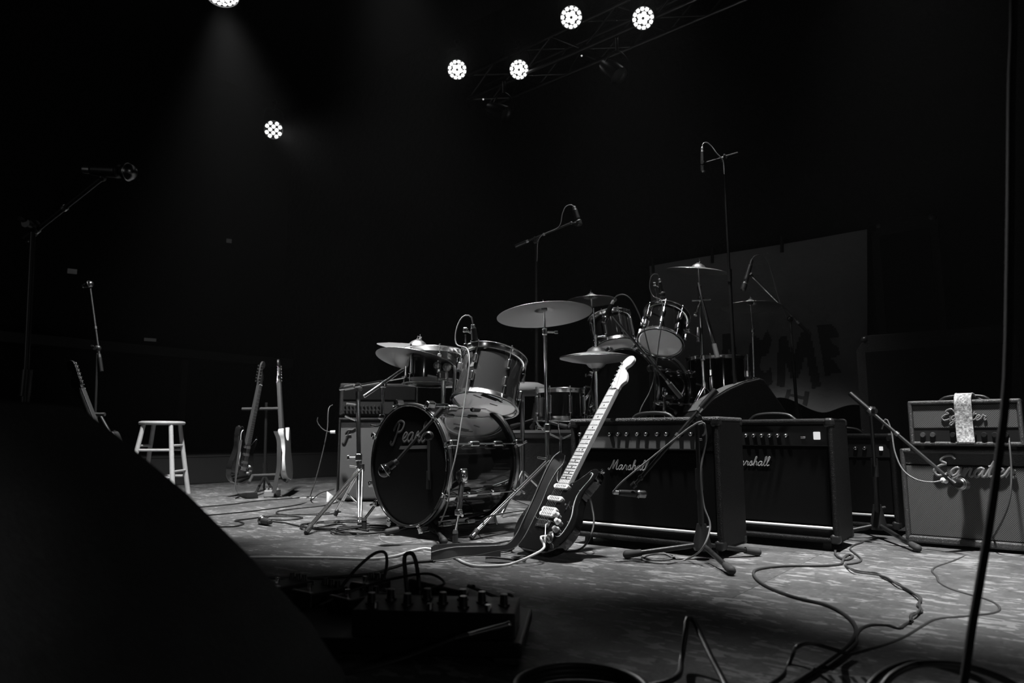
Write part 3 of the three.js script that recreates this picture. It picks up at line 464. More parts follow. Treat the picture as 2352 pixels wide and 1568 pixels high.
function electricGuitar(label, X, Yv, Z, origin, k, group) {
  const o = thing('electric_guitar', label, 'guitar', origin, group);
  o.quaternion.setFromRotationMatrix(new THREE.Matrix4().makeBasis(X, Yv, Z));
  const body = add(o, 'body', slab(outline(BODY, true, 5), 0.03, 0.007, -0.037), k.body);
  if (k.guard) {
    add(body, 'pickguard_edge', slab(outline(GUARD, true, 5), 0.0016, 0.0006, 0.0002), M.white, 'white edge line of the pickguard');
    add(body, 'pickguard', slab(outline(GUARD.map(([x, y]) => [x * 0.983, 0.215 + (y - 0.215) * 0.985]), true, 5), 0.0014, 0.0006, 0.0016), k.guard);
  }
  const nk = poly([[-0.0282, 0.29], [0.0282, 0.29], [0.021, 0.765], [-0.021, 0.765]]);
  const neck = add(o, 'neck', [slab(nk, 0.018, 0.002, -0.012), new THREE.CylinderGeometry(0.0195, 0.027, 0.44, 16, 1, false, Math.PI * 0.5, Math.PI).rotateY(0).scale(1, 1, 0.55).translate(0, 0.55, -0.01)], k.neck);
  const board = k.board ? add(neck, 'fretboard', slab(nk, 0.003, 0.0005, 0.0082), k.board) : neck;
  const zf = k.board ? 0.0122 : 0.0086;
  if (k.detail > 0) FRETS.forEach((y) => add(board, 'fret', rbox(halfW(y) * 2 - 0.001, 0.0024, 0.0018, 0, y, zf, 0.0008, 1), k.detail > 1 ? M.fret ??= mat(0.1, 0.3, { metalness: 0.7 }) : M.satin));
  if (k.detail > 1) for (const f of [3, 5, 7, 9, 12, 15, 17, 19, 21]) { const y = (FRETS[f - 1] + (FRETS[f - 2] ?? 0.763)) / 2; for (const x of f === 12 ? [-0.01, 0.01] : [0]) add(board, 'inlay_dot', new THREE.CylinderGeometry(0.0032, 0.0032, 0.0012, 12).rotateX(Math.PI / 2).translate(x, y, zf), M.dark); }
  add(neck, 'nut', rbox(0.043, 0.0035, 0.006, 0, 0.765, zf, 0.001), k.detail > 1 ? M.dark : M.cream);
  const head = add(o, 'headstock', slab(outline(HEAD, true, 5), 0.011, 0.0015, -0.012), k.head ?? k.neck);
  const zt = 0.0005;
  for (let i = 0; i < 6; i++) {
    const y = 0.789 + i * 0.0242, x = -0.0225 - i * 0.0016;
    add(head, 'tuning_peg', [bar(V(x, y, zt), V(x, y, zt + 0.014), 0.003, 0.0026, 10), bar(V(x, y, zt), V(x, y, zt + 0.002), 0.005, 0.005, 12), bar(V(x - 0.002, y, -0.014), V(x - 0.022, y, -0.014), 0.002, 0.002, 8), rbox(0.005, 0.013, 0.008, x - 0.024, y, -0.014, 0.002)], M.steel);
  }
  const zs = 0.0145;
  const pickup = (y, name) => add(body, name, [slab(poly([[-0.042, -0.003], [-0.036, -0.009], [0.036, -0.009], [0.042, -0.003], [0.042, 0.003], [0.036, 0.009], [-0.036, 0.009], [-0.042, 0.003]]), 0.009, 0.001, 0.003).translate(0, y, 0)], k.pickup);
  const ys = k.hum ? [0.272, 0.216, 0.166, 0.147] : [0.272, 0.215, 0.155];
  for (const y of ys) { const p = pickup(y, 'pickup'); if (k.detail > 1) for (let s = 0; s < 6; s++) add(p, 'pole_piece', new THREE.CylinderGeometry(0.0022, 0.0022, 0.0014, 8).rotateX(Math.PI / 2).translate(-0.026 + s * 0.0104, y, 0.0135), M.dark); }
  add(body, 'bridge', [rbox(0.08, 0.03, 0.004, 0, 0.108, 0.004, 0.001), ...Array.from({ length: 6 }, (_, s) => rbox(0.009, 0.022, 0.006, -0.026 + s * 0.0104, 0.11, 0.009, 0.002)), ...Array.from({ length: 6 }, (_, s) => bar(V(-0.026 + s * 0.0104, 0.097, 0.008), V(-0.026 + s * 0.0104, 0.09, 0.008), 0.0022, 0.0022, 6))], M.chrome);
  for (let s = 0; s < 6; s++) { const x0 = -0.026 + s * 0.0104, x1 = -0.0165 + s * 0.0066; add(o, 'string', [bar(V(x0, 0.116, zs), V(x1, 0.765, zs - 0.001), 0.00075 - s * 0.00006, undefined, 5), bar(V(x1, 0.765, zs - 0.001), V(-0.0225 - s * 0.0016 + 0.003, 0.789 + s * 0.0242, 0.006), 0.0006, undefined, 5)], M.satin); }
  for (const [x, y] of k.knobs) { const kn = add(body, 'knob', lathe([[0.0125, 0], [0.0125, 0.003], [0.0095, 0.006], [0.0088, 0.017], [0.0075, 0.0185], [0.001, 0.0185]], 20).rotateX(Math.PI / 2).translate(x, y, 0.004), k.knob); }
  if (k.detail > 1) {
    add(body, 'selector_switch', [rbox(0.006, 0.034, 0.002, 0.086, 0.197, 0.004, 0.001).rotateZ(0), bar(V(0.086, 0.2, 0.004), V(0.088, 0.192, 0.018), 0.0018, 0.0016, 8), ball(V(0.088, 0.191, 0.019), 0.0035)], M.chrome);
    add(body, 'tremolo_arm', tube([V(0.03, 0.106, 0.008), V(0.036, 0.1, 0.018), V(0.05, 0.078, 0.02), V(0.068, 0.05, 0.02), V(0.078, 0.036, 0.022)], 0.0025, 5, 8), M.chrome);
    add(body, 'tremolo_tip', bar(V(0.076, 0.039, 0.0218), V(0.09, 0.024, 0.022), 0.0048, 0.0034, 10), M.cream);
    add(body, 'jack_plate', [new THREE.SphereGeometry(0.024, 18, 12).scale(0.75, 1.15, 0.25).rotateZ(0.7).translate(0.075, 0.058, 0.002), bar(V(0.072, 0.062, 0.002), V(0.068, 0.054, 0.016), 0.007, 0.0065, 12)], M.chrome);
    for (const [x, y] of [[0.121, 0.34], [0.105, 0.265], [0.11, 0.195], [0.127, 0.13], [0.118, 0.078], [-0.112, 0.38], [-0.098, 0.25], [-0.072, 0.14], [0.05, 0.288]]) add(body, 'screw', ball(V(x, y, 0.0036), 0.0026, 1, 1, 0.5), M.chrome);
  }
  for (const [x, y, dx, dy] of [[-0.138, 0.408, -0.5, 0.8], [0.002, -0.004, 0, -1]]) add(body, 'strap_button', [bar(V(x, y, -0.02), V(x + dx * 0.012, y + dy * 0.012, -0.02), 0.003), bar(V(x + dx * 0.011, y + dy * 0.011, -0.02), V(x + dx * 0.014, y + dy * 0.014, -0.02), 0.0075)], M.chrome);
  if (k.horn) add(body, 'strap_lock', [bar(V(0.138, 0.358, -0.02), V(0.15, 0.37, -0.02), 0.005), bar(V(0.149, 0.369, -0.02), V(0.154, 0.374, -0.02), 0.01)], M.chrome);
  return o;
}
// the guitar leaning on the amplifier: bridge and nut surveyed, length fixed by the scale of 648 mm
let Db = 2.6, Pb, Pn; for (let i = 0; i < 60; i++) { Pb = P(1246, 1194, Db); Pn = P(1405, 891, Db + 0.225); Db *= Math.pow(0.648 / Pb.distanceTo(Pn), 0.7); }
const gA = Pn.clone().sub(Pb).normalize(), gC0 = V(0.62, 0.03, 0.79), gC = gC0.addScaledVector(gA, -gC0.dot(gA)).normalize(), gN = gC.clone().cross(gA).normalize();
const gO = Pb.clone().addScaledVector(gA, -0.115).addScaledVector(gN, -0.0145);
electricGuitar('black electric guitar with bright maple neck leaning on the amplifier', gC, gA, gN, gO, { body: M.blackGloss, guard: M.blackGloss, neck: M.maple, pickup: M.cream, hum: true, knob: M.cream, knobs: [[0.052, 0.149], [0.08, 0.122], [0.092, 0.09]], detail: 2, horn: true });
console.log('guitar origin', gO.toArray().map((x) => x.toFixed(3)).join(' '), 'axis', gA.toArray().map((x) => x.toFixed(2)).join(' '), 'n', gN.toArray().map((x) => x.toFixed(2)).join(' '), 'Db', Db.toFixed(3));
const onGuitar = (x, y, z) => gO.clone().addScaledVector(gC, x).addScaledVector(gA, y).addScaledVector(gN, z);
{ // leather strap: both edges surveyed
  const E = [[1285, 1036, 1299, 1046, 2.66], [1270, 1047, 1296, 1064, 2.66], [1258, 1066, 1281, 1082, 2.65], [1242, 1100, 1264, 1110, 2.64], [1222, 1146, 1246, 1153, 2.63], [1200, 1193, 1223, 1200, 2.62], [1184, 1226, 1203, 1236, 2.62], [1166, 1246, 1180, 1259, 2.63], [1132, 1251, 1143, 1265, 2.65], [1088, 1252, 1094, 1276, 2.66], [1044, 1254, 1052, 1281, 2.66], [1014, 1259, 1020, 1287, 2.64], [990, 1266, 995, 1292, 2.63]];
  const L = E.map(([a, b, c, d, D]) => P(a, b, D)), R = E.map(([a, b, c, d, D]) => { const r = P(c, d, D); r.y = Math.max(r.y, 0.004); return r; });
  const mid = L.map((p, i) => mix(p, R[i], 0.5)), across = L.map((p, i) => R[i].clone().sub(p)), wd = across.map((v) => v.length());
  const o = thing('guitar_strap', 'dark leather guitar strap with pale stitching trailing onto the floor', 'strap', mid[12].clone().setY(0));
  addW(o, 'band', ribbon(mid, across, wd, 0.0035, 8), M.leather);
  for (const k of [0.08, 0.92]) addW(o, 'stitching', tube(mid.map((p, i) => { const t = mid[Math.min(12, i + 1)].clone().sub(mid[Math.max(0, i - 1)]), n = across[i].clone().cross(t).normalize(); return mix(L[i], R[i], k).addScaledVector(n, n.z + n.y * 0.3 > 0 ? 0.0024 : -0.0024); }), 0.0012, 8, 5), M.stitch);
  const back = [P(991, 1280, 2.635), P(1000, 1276, 2.69), P(1050, 1270, 2.72), P(1110, 1270, 2.74), P(1150, 1270, 2.72)].map((p) => p.setY(0.03));
  addW(o, 'tail', ribbon(back, back.map(() => V(0, -1, 0)), 0.05, 0.0035, 6), M.leather);
  const flap = [P(1115, 1282, 2.65), P(1150, 1290, 2.63), P(1190, 1293, 2.62)].map((p) => p.setY(0.008));
  addW(o, 'buckle_end', ribbon(flap, [V(0, -0.5, 1), V(0, -0.3, 1), V(0, -0.2, 1)], 0.035, 0.004, 6), M.webbing);
}
// two guitars on a double stand by the far wall, and one at the stage side
function basis(bottom, top, n0) { const a = top.clone().sub(bottom).normalize(), n = n0.clone().addScaledVector(a, -n0.dot(a)).normalize(), c = a.clone().cross(n).normalize(); return [c, a, n]; }
{
  const b1 = P(551, 1108, 5.45), t1 = P(606, 836, 5.55), b2 = P(652, 1100, 5.45), t2 = P(638, 830, 5.58);
  const s1b = basis(b1, t1, V(0.985, 0.1, 0.12)), s2b = basis(b2, t2, V(-0.95, 0.1, 0.1));
  electricGuitar('dark electric guitar on the double stand, hardware glinting', ...s1b, b1, { body: M.blackGloss, guard: M.blackGloss, neck: M.rosewood, board: M.rosewood, pickup: M.chrome, knob: M.chrome, knobs: [[0.08, 0.13], [0.1, 0.1], [0.07, 0.08]], detail: 1 }, 'guitars on the stand');
  electricGuitar('pale-bodied electric guitar seen edge-on at the double stand', ...s2b, b2, { body: M.guitarPale ??= mat(0.5, 0.25, { clearcoat: 1 }), guard: M.white, neck: M.rosewood, board: M.rosewood, pickup: M.cream, knob: M.cream, knobs: [[0.08, 0.13], [0.1, 0.1]], detail: 1 }, 'guitars on the stand');
  const c = F(606, 1132), o = thing('guitar_stand', 'black double guitar stand between two guitars', 'stand', c);
  const top = P(612, 925, 5.6), hub = c.clone().setY(0.14);
  addW(o, 'pole', [bar(hub, top, 0.012, 0.011), bar(hub, hub.clone().setY(0.2), 0.018)], M.stand);
  addW(o, 'collar', bar(hub.clone().setY(0.2), hub.clone().setY(0.24), 0.02), M.steel);
  addW(o, 'neck_rest', [bar(P(556, 939, 5.58), P(642, 938, 5.58), 0.012)], M.rubber);
  addW(o, 'body_rest', [bar(P(580, 1092, 5.5), P(634, 1090, 5.5), 0.012), bar(P(580, 1092, 5.5), P(572, 1108, 5.36), 0.011), bar(P(634, 1090, 5.5), P(660, 1106, 5.36), 0.011)], M.rubber);
  for (const [x, y] of [[585, 1140], [632, 1142], [606, 1122]]) addW(o, 'leg', bar(hub, F(x, y).setY(0.01), 0.01), M.stand);
  const st = thing('guitar_strap', 'woven pale strap hanging beside the pale guitar', 'strap', F(632, 1139));
  const sp = [P(633, 990, 5.35), P(640, 1010, 5.32), P(641, 1040, 5.3), P(640, 1075, 5.3), P(634, 1105, 5.3), P(629, 1132, 5.3)];
  addW(st, 'band', ribbon(sp, sp.map(() => V(0.8, 0, 0.6)), 0.05, 0.003), M.webbing);
  const s2 = thing('guitar_strap', 'broad dark strap curling onto the floor below the dark guitar', 'strap', F(560, 1143));
  const q = [P(553, 1010, 5.3), P(546, 1060, 5.25), P(541, 1100, 5.22), P(541, 1122, 5.2), P(550, 1136, 5.2), P(566, 1138, 5.2), P(592, 1137, 5.2)];
  addW(s2, 'band', ribbon(q, [V(0.6, 0, 0.8), V(0.6, 0, 0.8), V(0.5, 0, 0.85), V(0.2, 0.2, 0.9), V(0, 0.5, 0.8), V(0, 0.8, 0.5), V(0, 0.8, 0.5)], 0.055, 0.003), M.strapDark ??= mat(0.05, 0.7));
  const pb = thing('effect_pedal', 'small pale pedal on the floor under the pale guitar', 'pedal', F(625, 1141), null, 0.3);
  add(pb, 'case', rbox(0.12, 0.05, 0.08, 0, 0.026, 0, 0.008), M.spot);
  for (let i = 0; i < 4; i++) add(pb, 'knob', new THREE.CylinderGeometry(0.007, 0.009, 0.016, 10).translate(-0.04 + i * 0.026, 0.058, -0.015), M.spot);
  add(pb, 'footswitch', new THREE.CylinderGeometry(0.007, 0.007, 0.014, 10).translate(0.02, 0.057, 0.022), M.chrome);
}
{
  const b = P(292, 1176, 3.8), t = P(158, 822, 3.95), bs = basis(b, t, V(0.35, 0.1, -0.93));
  electricGuitar('dim dark guitar at the stage side behind the monitor', ...bs, b, { body: M.plastic, guard: M.plastic, neck: M.rosewood, board: M.rosewood, head: M.plastic, pickup: M.plastic, knob: M.plastic, knobs: [[0.08, 0.13]], detail: 1 });
  const c = V(b.x - 0.02, 0, b.z - 0.12), o = thing('guitar_stand', 'black single guitar stand at the stage side', 'stand', c);
  const hub = c.clone().setY(0.2), top = mix(b, t, 0.62).add(V(0, 0, -0.09));
  addW(o, 'pole', bar(hub, top, 0.012, 0.01), M.stand);
  addW(o, 'neck_rest', bar(top.clone().add(V(-0.06, 0, 0.05)), top.clone().add(V(0.06, 0, 0.05)), 0.01), M.rubber);
  addW(o, 'body_rest', [bar(hub, b.clone().add(V(-0.06, -0.015, 0)), 0.01), bar(hub, b.clone().add(V(0.08, -0.015, 0.02)), 0.01), bar(b.clone().add(V(-0.06, -0.015, 0)), b.clone().add(V(-0.06, -0.015, 0.07)), 0.01), bar(b.clone().add(V(0.08, -0.015, 0.02)), b.clone().add(V(0.08, -0.015, 0.09)), 0.01)], M.rubber);
  for (const a of [0.4, 2.5, 4.6]) addW(o, 'leg', bar(hub, V(c.x + Math.cos(a) * 0.25, 0.01, c.z + Math.sin(a) * 0.25), 0.01), M.stand);
}
// wooden stool
{
  const fr = F(431, 1141), D = -fr.z + 0.12, ctr = P(373, 967, D), h = ctr.y, o = thing('bar_stool', 'wooden bar stool with round seat beside the dark monitor', 'stool', V(ctr.x, 0, ctr.z));
  add(o, 'seat', lathe([[0.001, h], [0.145, h], [0.163, h - 0.005], [0.167, h - 0.016], [0.16, h - 0.028], [0.001, h - 0.03]], 40), M.wood);
  const ft = [[0.19, 0.15], [-0.15, 0.19], [-0.19, -0.15], [0.15, -0.19]], lg = ft.map(([x, z]) => [V(x * 0.58, h - 0.025, z * 0.58), V(x, 0, z)]);
  for (const [a, b] of lg) add(o, 'leg', bar(b, a, 0.019, 0.016, 14), M.wood);
  for (let i = 0; i < 4; i++) for (const t of i % 2 ? [0.3, 0.66] : [0.36, 0.74]) add(o, 'rung', bar(mix(...lg[i], t), mix(...lg[(i + 1) % 4], t), 0.0105, 0.0105, 10), M.wood);
}

// ---------------------------------------------------------------- drums
function drum(name, label, foot, axis, R, depth, k) { // foot: centre of the lower rim
  const o = thing(name, label, 'drum', foot, k.group); o.quaternion.copy(turnTo(axis)); if (k.spin) o.rotateY(k.spin);
  const sh = add(o, 'shell', lathe([[R - 0.006, 0.004], [R, 0.004], [R, depth - 0.004], [R - 0.006, depth - 0.004], [R - 0.006, 0.004]], 64), k.shell);
  const hp = (y, s) => lathe([[R + 0.004, y - s * 0.006], [R + 0.012, y - s * 0.008], [R + 0.013, y + s * 0.012], [R + 0.02, y + s * 0.014], [R + 0.02, y + s * 0.018], [R + 0.006, y + s * 0.018], [R + 0.004, y - s * 0.006]], 64);
  add(o, 'hoop', hp(0, -1), M.chrome); add(o, 'hoop', hp(depth, 1), M.chrome);
  const bh = add(o, 'drumhead', lathe([[R + 0.003, -0.002], [R - 0.012, -0.004], [0.001, -0.004]], 48), k.bottom ?? M.head);
  add(o, 'drumhead', lathe([[0.001, depth + 0.003], [R - 0.012, depth + 0.003], [R + 0.003, depth + 0.001]], 48), k.top ?? M.head);
  const n = k.lugs ?? 6, long = depth > 0.2;
  const rodOf = (a, b) => merge([bar(V(0, a, 0.014), V(0, b, 0.014), 0.003, 0.003, 8), bar(V(0, b - 0.006, 0.014), V(0, b + 0.006 * Math.sign(b - a), 0.014), 0.0055, 0.0055, 6)]);
  const sets = long ? [[merge(rbox(0.02, 0.05, 0.022, 0, depth * 0.3, 0.01, 0.007)), rodOf(depth * 0.3, -0.02)], [merge(rbox(0.02, 0.05, 0.022, 0, depth * 0.7, 0.01, 0.007)), rodOf(depth * 0.7, depth + 0.022)]] : [[merge(rbox(0.022, depth * 0.7, 0.02, 0, depth / 2, 0.01, 0.008)), rodOf(-0.02, depth + 0.022)]];
  for (let i = 0; i < n; i++) { const a = i / n * Math.PI * 2 + 0.3, q = new THREE.Quaternion().setFromAxisAngle(UP, a), p = V(Math.sin(a) * R, 0, Math.cos(a) * R); for (const [lug, rod] of sets) { const l = share(o, 'lug', lug, M.chrome, p, q); share(l, 'tension_rod', rod, M.chrome, V(0, 0, 0)); } }
  return { o, bh, sh };
}
function bassDrum(label, front, R, depth, turn, k) { // front head faces +z of its own axes; front: its centre
  const o = thing('bass_drum', label, 'drum', V(front.x, k.base ?? 0, front.z), 'bass drums', turn), y = front.y - (k.base ?? 0);
  const rot = (g) => g.rotateX(Math.PI / 2).translate(0, y, 0), Rs = R - 0.012;
  add(o, 'shell', rot(lathe([[Rs - 0.008, -depth], [Rs, -depth], [Rs, 0], [Rs - 0.008, 0], [Rs - 0.008, -depth]], 96)), k.shell);
  for (const [z0, z1] of [[-0.03, 0.012], [-depth - 0.012, -depth + 0.03]]) {
    const h = add(o, 'hoop', rot(lathe([[Rs + 0.002, z0], [R, z0], [R + 0.004, z0 + 0.006], [R + 0.004, z1 - 0.006], [R, z1], [Rs + 0.002, z1], [Rs + 0.002, z0]], 96)), k.hoop);
    add(h, 'inlay_band', rot(lathe([[R + 0.0045, z0 + 0.012], [R + 0.0052, z0 + 0.014], [R + 0.0052, z1 - 0.014], [R + 0.0045, z1 - 0.012]], 96)), k.band ?? M.satin);
  }
  const hd = add(o, 'drumhead', rot(lathe([[0.001, 0.004], [Rs - 0.02, 0.004], [Rs + 0.002, 0.0]], 72)), M.headBlack);
  add(o, 'drumhead', rot(lathe([[Rs, -depth - 0.002], [0.001, -depth - 0.003]], 72)), M.head);
  if (k.word) { add(hd, 'lettering', script(k.word, 0.043, 0.0072, 0.3, 0.16).translate(0.0, y + 0.105, 0.0055), M.print, 'grey script lettering'); add(hd, 'underline', slab(poly([[-0.07, 0], [0.135, 0.006], [0.135, 0.022], [-0.06, 0.016]]), 0.001, 0, 0.0045).translate(0, y + 0.07, 0), M.print); }
  const rod = merge(bar(V(0, 0, 0.02), V(0, 0, -depth - 0.02), 0.0035, 0.0035, 8)), claw = merge([rbox(0.03, 0.034, 0.05, 0, 0.008, -0.012, 0.009), rbox(0.022, 0.012, 0.014, 0, -0.014, 0.014, 0.004)]), lugG = merge([rbox(0.026, 0.03, 0.06, 0, -0.004, 0, 0.01)]), tee = merge([bar(V(0, 0, 0), V(0, 0, -0.05), 0.005), bar(V(-0.024, 0.0, -0.05), V(0.024, 0.0, -0.05), 0.0045)]), key = merge([rbox(0.012, 0.05, 0.012, 0, 0, 0, 0.004)]);
  for (let i = 0; i < 8; i++) {
    const a = (i + 0.5) * Math.PI / 4 - (k.rodTurn ?? 0), q = new THREE.Quaternion().setFromAxisAngle(V(0, 0, 1), a - Math.PI / 2), rr = R + 0.016, at = (z) => V(Math.cos(a) * rr, y + Math.sin(a) * rr, z);
    share(o, 'tension_rod', rod, M.chrome, at(0), q); share(o, 'claw', claw, M.chrome, at(0), q); share(o, 'lug', lugG, M.chrome, at(-depth * 0.34), q); share(o, 'lug', lugG, M.chrome, at(-depth * 0.68), q);
    const c2 = share(o, 'claw', claw, M.chrome, at(-depth), q.clone().multiply(new THREE.Quaternion().setFromAxisAngle(V(0, 1, 0), Math.PI))); share(c2, 'rod_handle', key, M.chrome, V(0, 0.006, 0.03));
  }
  for (const sx of [-1, 1]) { // spurs
    const a = V(sx * R * 0.93, y - R * 0.16, -depth * 0.22), b = V(sx * (R * 1.0 + 0.05), 0.0, -depth * 0.12 + 0.06), m = mix(a, b, 0.55);
    const s = add(o, 'spur', [rbox(0.03, 0.07, 0.05, a.x, a.y, a.z, 0.012), ball(a.clone().add(V(sx * 0.02, 0, 0.01)), 0.022, 0.8, 1.2, 0.8), bar(a, m, 0.0125), bar(m, b.clone().setY(0.05), 0.0065), rbox(0.03, 0.03, 0.03, m.x, m.y, m.z, 0.008), bar(m, m.clone().add(V(sx * 0.035, -0.01, 0.01)), 0.006)], M.chrome);
    add(s, 'rubber_foot', [bar(b.clone().setY(0.0), b.clone().setY(0.045), 0.012, 0.012), bar(b.clone().setY(0.045), b.clone().setY(0.06), 0.013, 0.009)], M.rubber);
  }
  return o;
}
const KT = -43 * Math.PI / 180;
const kickF = P(939, 1067, 3.3);
bassDrum('glossy black bass drum with pale script lettering on the front head', kickF, 0.282, 0.45, KT, { shell: M.blackGloss, hoop: M.hoopBlack, word: 'Pearl', rodTurn: 0.06 });
const tomAx = V(0.17, 0.93, -0.32).normalize();
const tom1 = drum('tom_drum', 'glossy rack tom above the bass drum, pale taped lower head', P(1114, 925, 3.42), tomAx, 0.152, 0.235, { shell: M.shellRed, group: 'rack toms', spin: 0.25 });
{ // tape on the lower head of the tom
  const tp = (x, z, w, d, a) => box(w, 0.0008, d).rotateY(a).translate(x, -0.0052, z);
  add(tom1.bh, 'tape_patch', tp(0.0, 0.1, 0.085, 0.035, 0.25), M.dark); add(tom1.bh, 'tape_patch', tp(0.055, 0.085, 0.03, 0.014, 0.6), M.dark); add(tom1.bh, 'tape_patch', tp(-0.055, 0.07, 0.045, 0.012, 0.25), M.spot);
  add(tom1.bh, 'tape_patch', tp(0.04, 0.02, 0.04, 0.01, 0.1), M.spot);
  add(tom1.sh, 'badge', new THREE.CylinderGeometry(0.1535, 0.1535, 0.05, 8, 1, true, -0.95, 0.16).translate(0, 0.15, 0), M.spot);
}
drum('tom_drum', 'rack tom half hidden under the low crash cymbal', P(994, 876, 3.62), V(0.02, 0.995, -0.03).normalize(), 0.14, 0.15, { shell: M.shellRed, group: 'rack toms', bottom: M.headBlack });
{ // holder between bass drum and toms
  const k0 = kickF.clone().add(V(0.14, 0, -0.16)); k0.y = kickF.y + 0.29;
  const o = thing('tom_holder', 'chrome double tom holder standing on the bass drum', 'drum hardware', k0), up = k0.clone().add(V(0, 0.16, 0));
  addW(o, 'post', [bar(k0.clone().add(V(0, -0.02, 0)), up, 0.0125), rbox(0.06, 0.012, 0.06, k0.x, k0.y - 0.004, k0.z, 0.005)], M.chrome);
  addW(o, 'clamp', [rbox(0.05, 0.05, 0.05, up.x, up.y - 0.02, up.z, 0.015), ball(up.clone().add(V(0.02, 0.02, 0.03)), 0.022), bar(up.clone().add(V(-0.03, -0.03, 0.02)), up.clone().add(V(-0.075, -0.02, 0.03)), 0.006), ball(up.clone().add(V(-0.03, 0.03, 0.01)), 0.02)], M.satin);
  addW(o, 'arm', tube([up, P(1000, 862, 3.5), P(985, 868, 3.52)], 0.008, 6), M.chrome);
  addW(o, 'arm', tube([up, up.clone().add(V(0.05, 0.03, 0.01)), P(1042, 905, 3.42)], 0.008, 6), M.chrome);
}
drum('floor_tom', 'drum with chrome rim behind the tall cymbal stand', P(1288, 952, 4.05).setY(0.56), V(0, 1, 0), 0.135, 0.15, { shell: M.shellRed, lugs: 8, group: 'snare and floor tom' });
{ // stand under that drum and the throne
  const c = P(1288, 952, 4.05), o = thing('snare_stand', 'chrome basket stand under the rear drum', 'drum hardware', V(c.x, 0, c.z));
  addW(o, 'pole', bar(V(c.x, 0.12, c.z), V(c.x, 0.46, c.z), 0.011), M.chrome);
  for (let i = 0; i < 3; i++) { const a = i * 2.094 + 0.5, d = V(Math.cos(a), 0, Math.sin(a)); addW(o, 'leg', bar(V(c.x, 0.2, c.z), V(c.x, 0.01, c.z).addScaledVector(d, 0.24), 0.008), M.chrome); addW(o, 'basket_arm', tube([V(c.x, 0.44, c.z), V(c.x, 0.48, c.z).addScaledVector(d, 0.1), V(c.x, 0.53, c.z).addScaledVector(d, 0.163), V(c.x, 0.57, c.z).addScaledVector(d, 0.166)], 0.005, 5), M.chrome); }
  const s = P(1200, 890, 4.25), t = thing('drum_throne', 'round padded drum throne behind the rack tom', 'stool', V(s.x, 0, s.z));
  add(t, 'seat', lathe([[0.001, s.y + 0.03], [0.1, s.y + 0.028], [0.145, s.y + 0.01], [0.15, s.y - 0.02], [0.14, s.y - 0.045], [0.001, s.y - 0.05]], 32), M.cushion);
  add(t, 'post', bar(V(0, 0.15, 0), V(0, s.y - 0.04, 0), 0.014), M.chrome);
  for (let i = 0; i < 3; i++) add(t, 'leg', bar(V(0, 0.25, 0), V(Math.cos(i * 2.094) * 0.25, 0.012, Math.sin(i * 2.094) * 0.25), 0.01), M.chrome);
}
// cymbals
const cymGeo = {};
function cymbalGeo(R) { return cymGeo[R] ??= merge(lathe([[0.006, 0.036], [0.02, 0.035], [0.038, 0.025], [0.049, 0.011], [0.056, 0.008], [R * 0.45, 0.003], [R * 0.75, -0.006], [R, -0.018], [R, -0.0192], [R * 0.75, -0.0075], [R * 0.45, 0.0016], [0.056, 0.0065], [0.048, 0.0095], [0.037, 0.0235], [0.02, 0.0335], [0.006, 0.0345]], 72)); }
function cymbal(label, c, n, R, m = M.cymbal, group = 'cymbals of the front kit', nut = true) {
  const o = thing('cymbal', label, 'cymbal', c, group); o.quaternion.copy(turnTo(n)); o.rotateY(rnd() * 6);
  add(o, 'plate', cymbalGeo(R).clone(), m);
  if (nut) { add(o, 'felt', [new THREE.CylinderGeometry(0.015, 0.017, 0.014, 16).translate(0, 0.035, 0), new THREE.CylinderGeometry(0.018, 0.018, 0.012, 16).translate(0, 0.013, 0)], M.cushion); add(o, 'wing_nut', [bar(V(0, 0.026, 0), V(0, 0.068, 0), 0.004), rbox(0.03, 0.01, 0.006, 0, 0.052, 0, 0.003), bar(V(0, 0.042, 0), V(0, 0.054, 0), 0.008)], M.chrome); }
  return o;
}
function tripod(o, base, poleTop, feet, k = {}) { // pole with splayed double braced legs
  const hub = k.hub ?? 0.3, low = 0.06, x = base.x, z = base.z, mt = k.m ?? M.chrome, y0 = base.y;
  const pole = addW(o, 'pole', [bar(V(x, y0 + low, z), V(x + (poleTop.x - x) * 0.5, y0 + (poleTop.y - y0) * 0.5, z + (poleTop.z - z) * 0.5), k.r ?? 0.0125), bar(mix(V(x, y0, z), poleTop, 0.5), poleTop, (k.r ?? 0.0125) * 0.78)], mt);
  const mid = mix(V(x, y0, z), poleTop, 0.5); 
  addW(o, 'height_clamp', [rbox(0.036, 0.045, 0.036, mid.x, mid.y, mid.z, 0.01), bar(mid, mid.clone().add(V(-0.05, 0.0, 0.015)), 0.004), rbox(0.014, 0.024, 0.008, mid.x - 0.055, mid.y, mid.z + 0.017, 0.003)], mt);
  addW(o, 'leg_collar', [bar(V(x, y0 + hub - 0.02, z), V(x, y0 + hub + 0.02, z), 0.02), bar(V(x, y0 + hub, z), V(x - 0.06, y0 + hub + 0.01, z + 0.02), 0.006)], mt);
  for (const f of feet) {
    const a = V(x, y0 + hub, z), ft = f.clone().setY(y0 + 0.018), m = mix(a, ft, 0.55), sd = V(0, 1, 0).cross(ft.clone().sub(a)).normalize();
    const leg = addW(o, 'leg', [-1, 1].map((s) => bar(a.clone().addScaledVector(sd, s * 0.01), ft.clone().addScaledVector(sd, s * 0.006), 0.0055)), mt);
    addW(leg, 'rubber_foot', bar(mix(a, ft, 0.93), f.clone().setY(y0 + 0.008), 0.013, 0.012), M.rubber);
    addW(o, 'brace', bar(V(x, y0 + low + 0.01, z), m, 0.005), mt);
  }
  return pole;
}
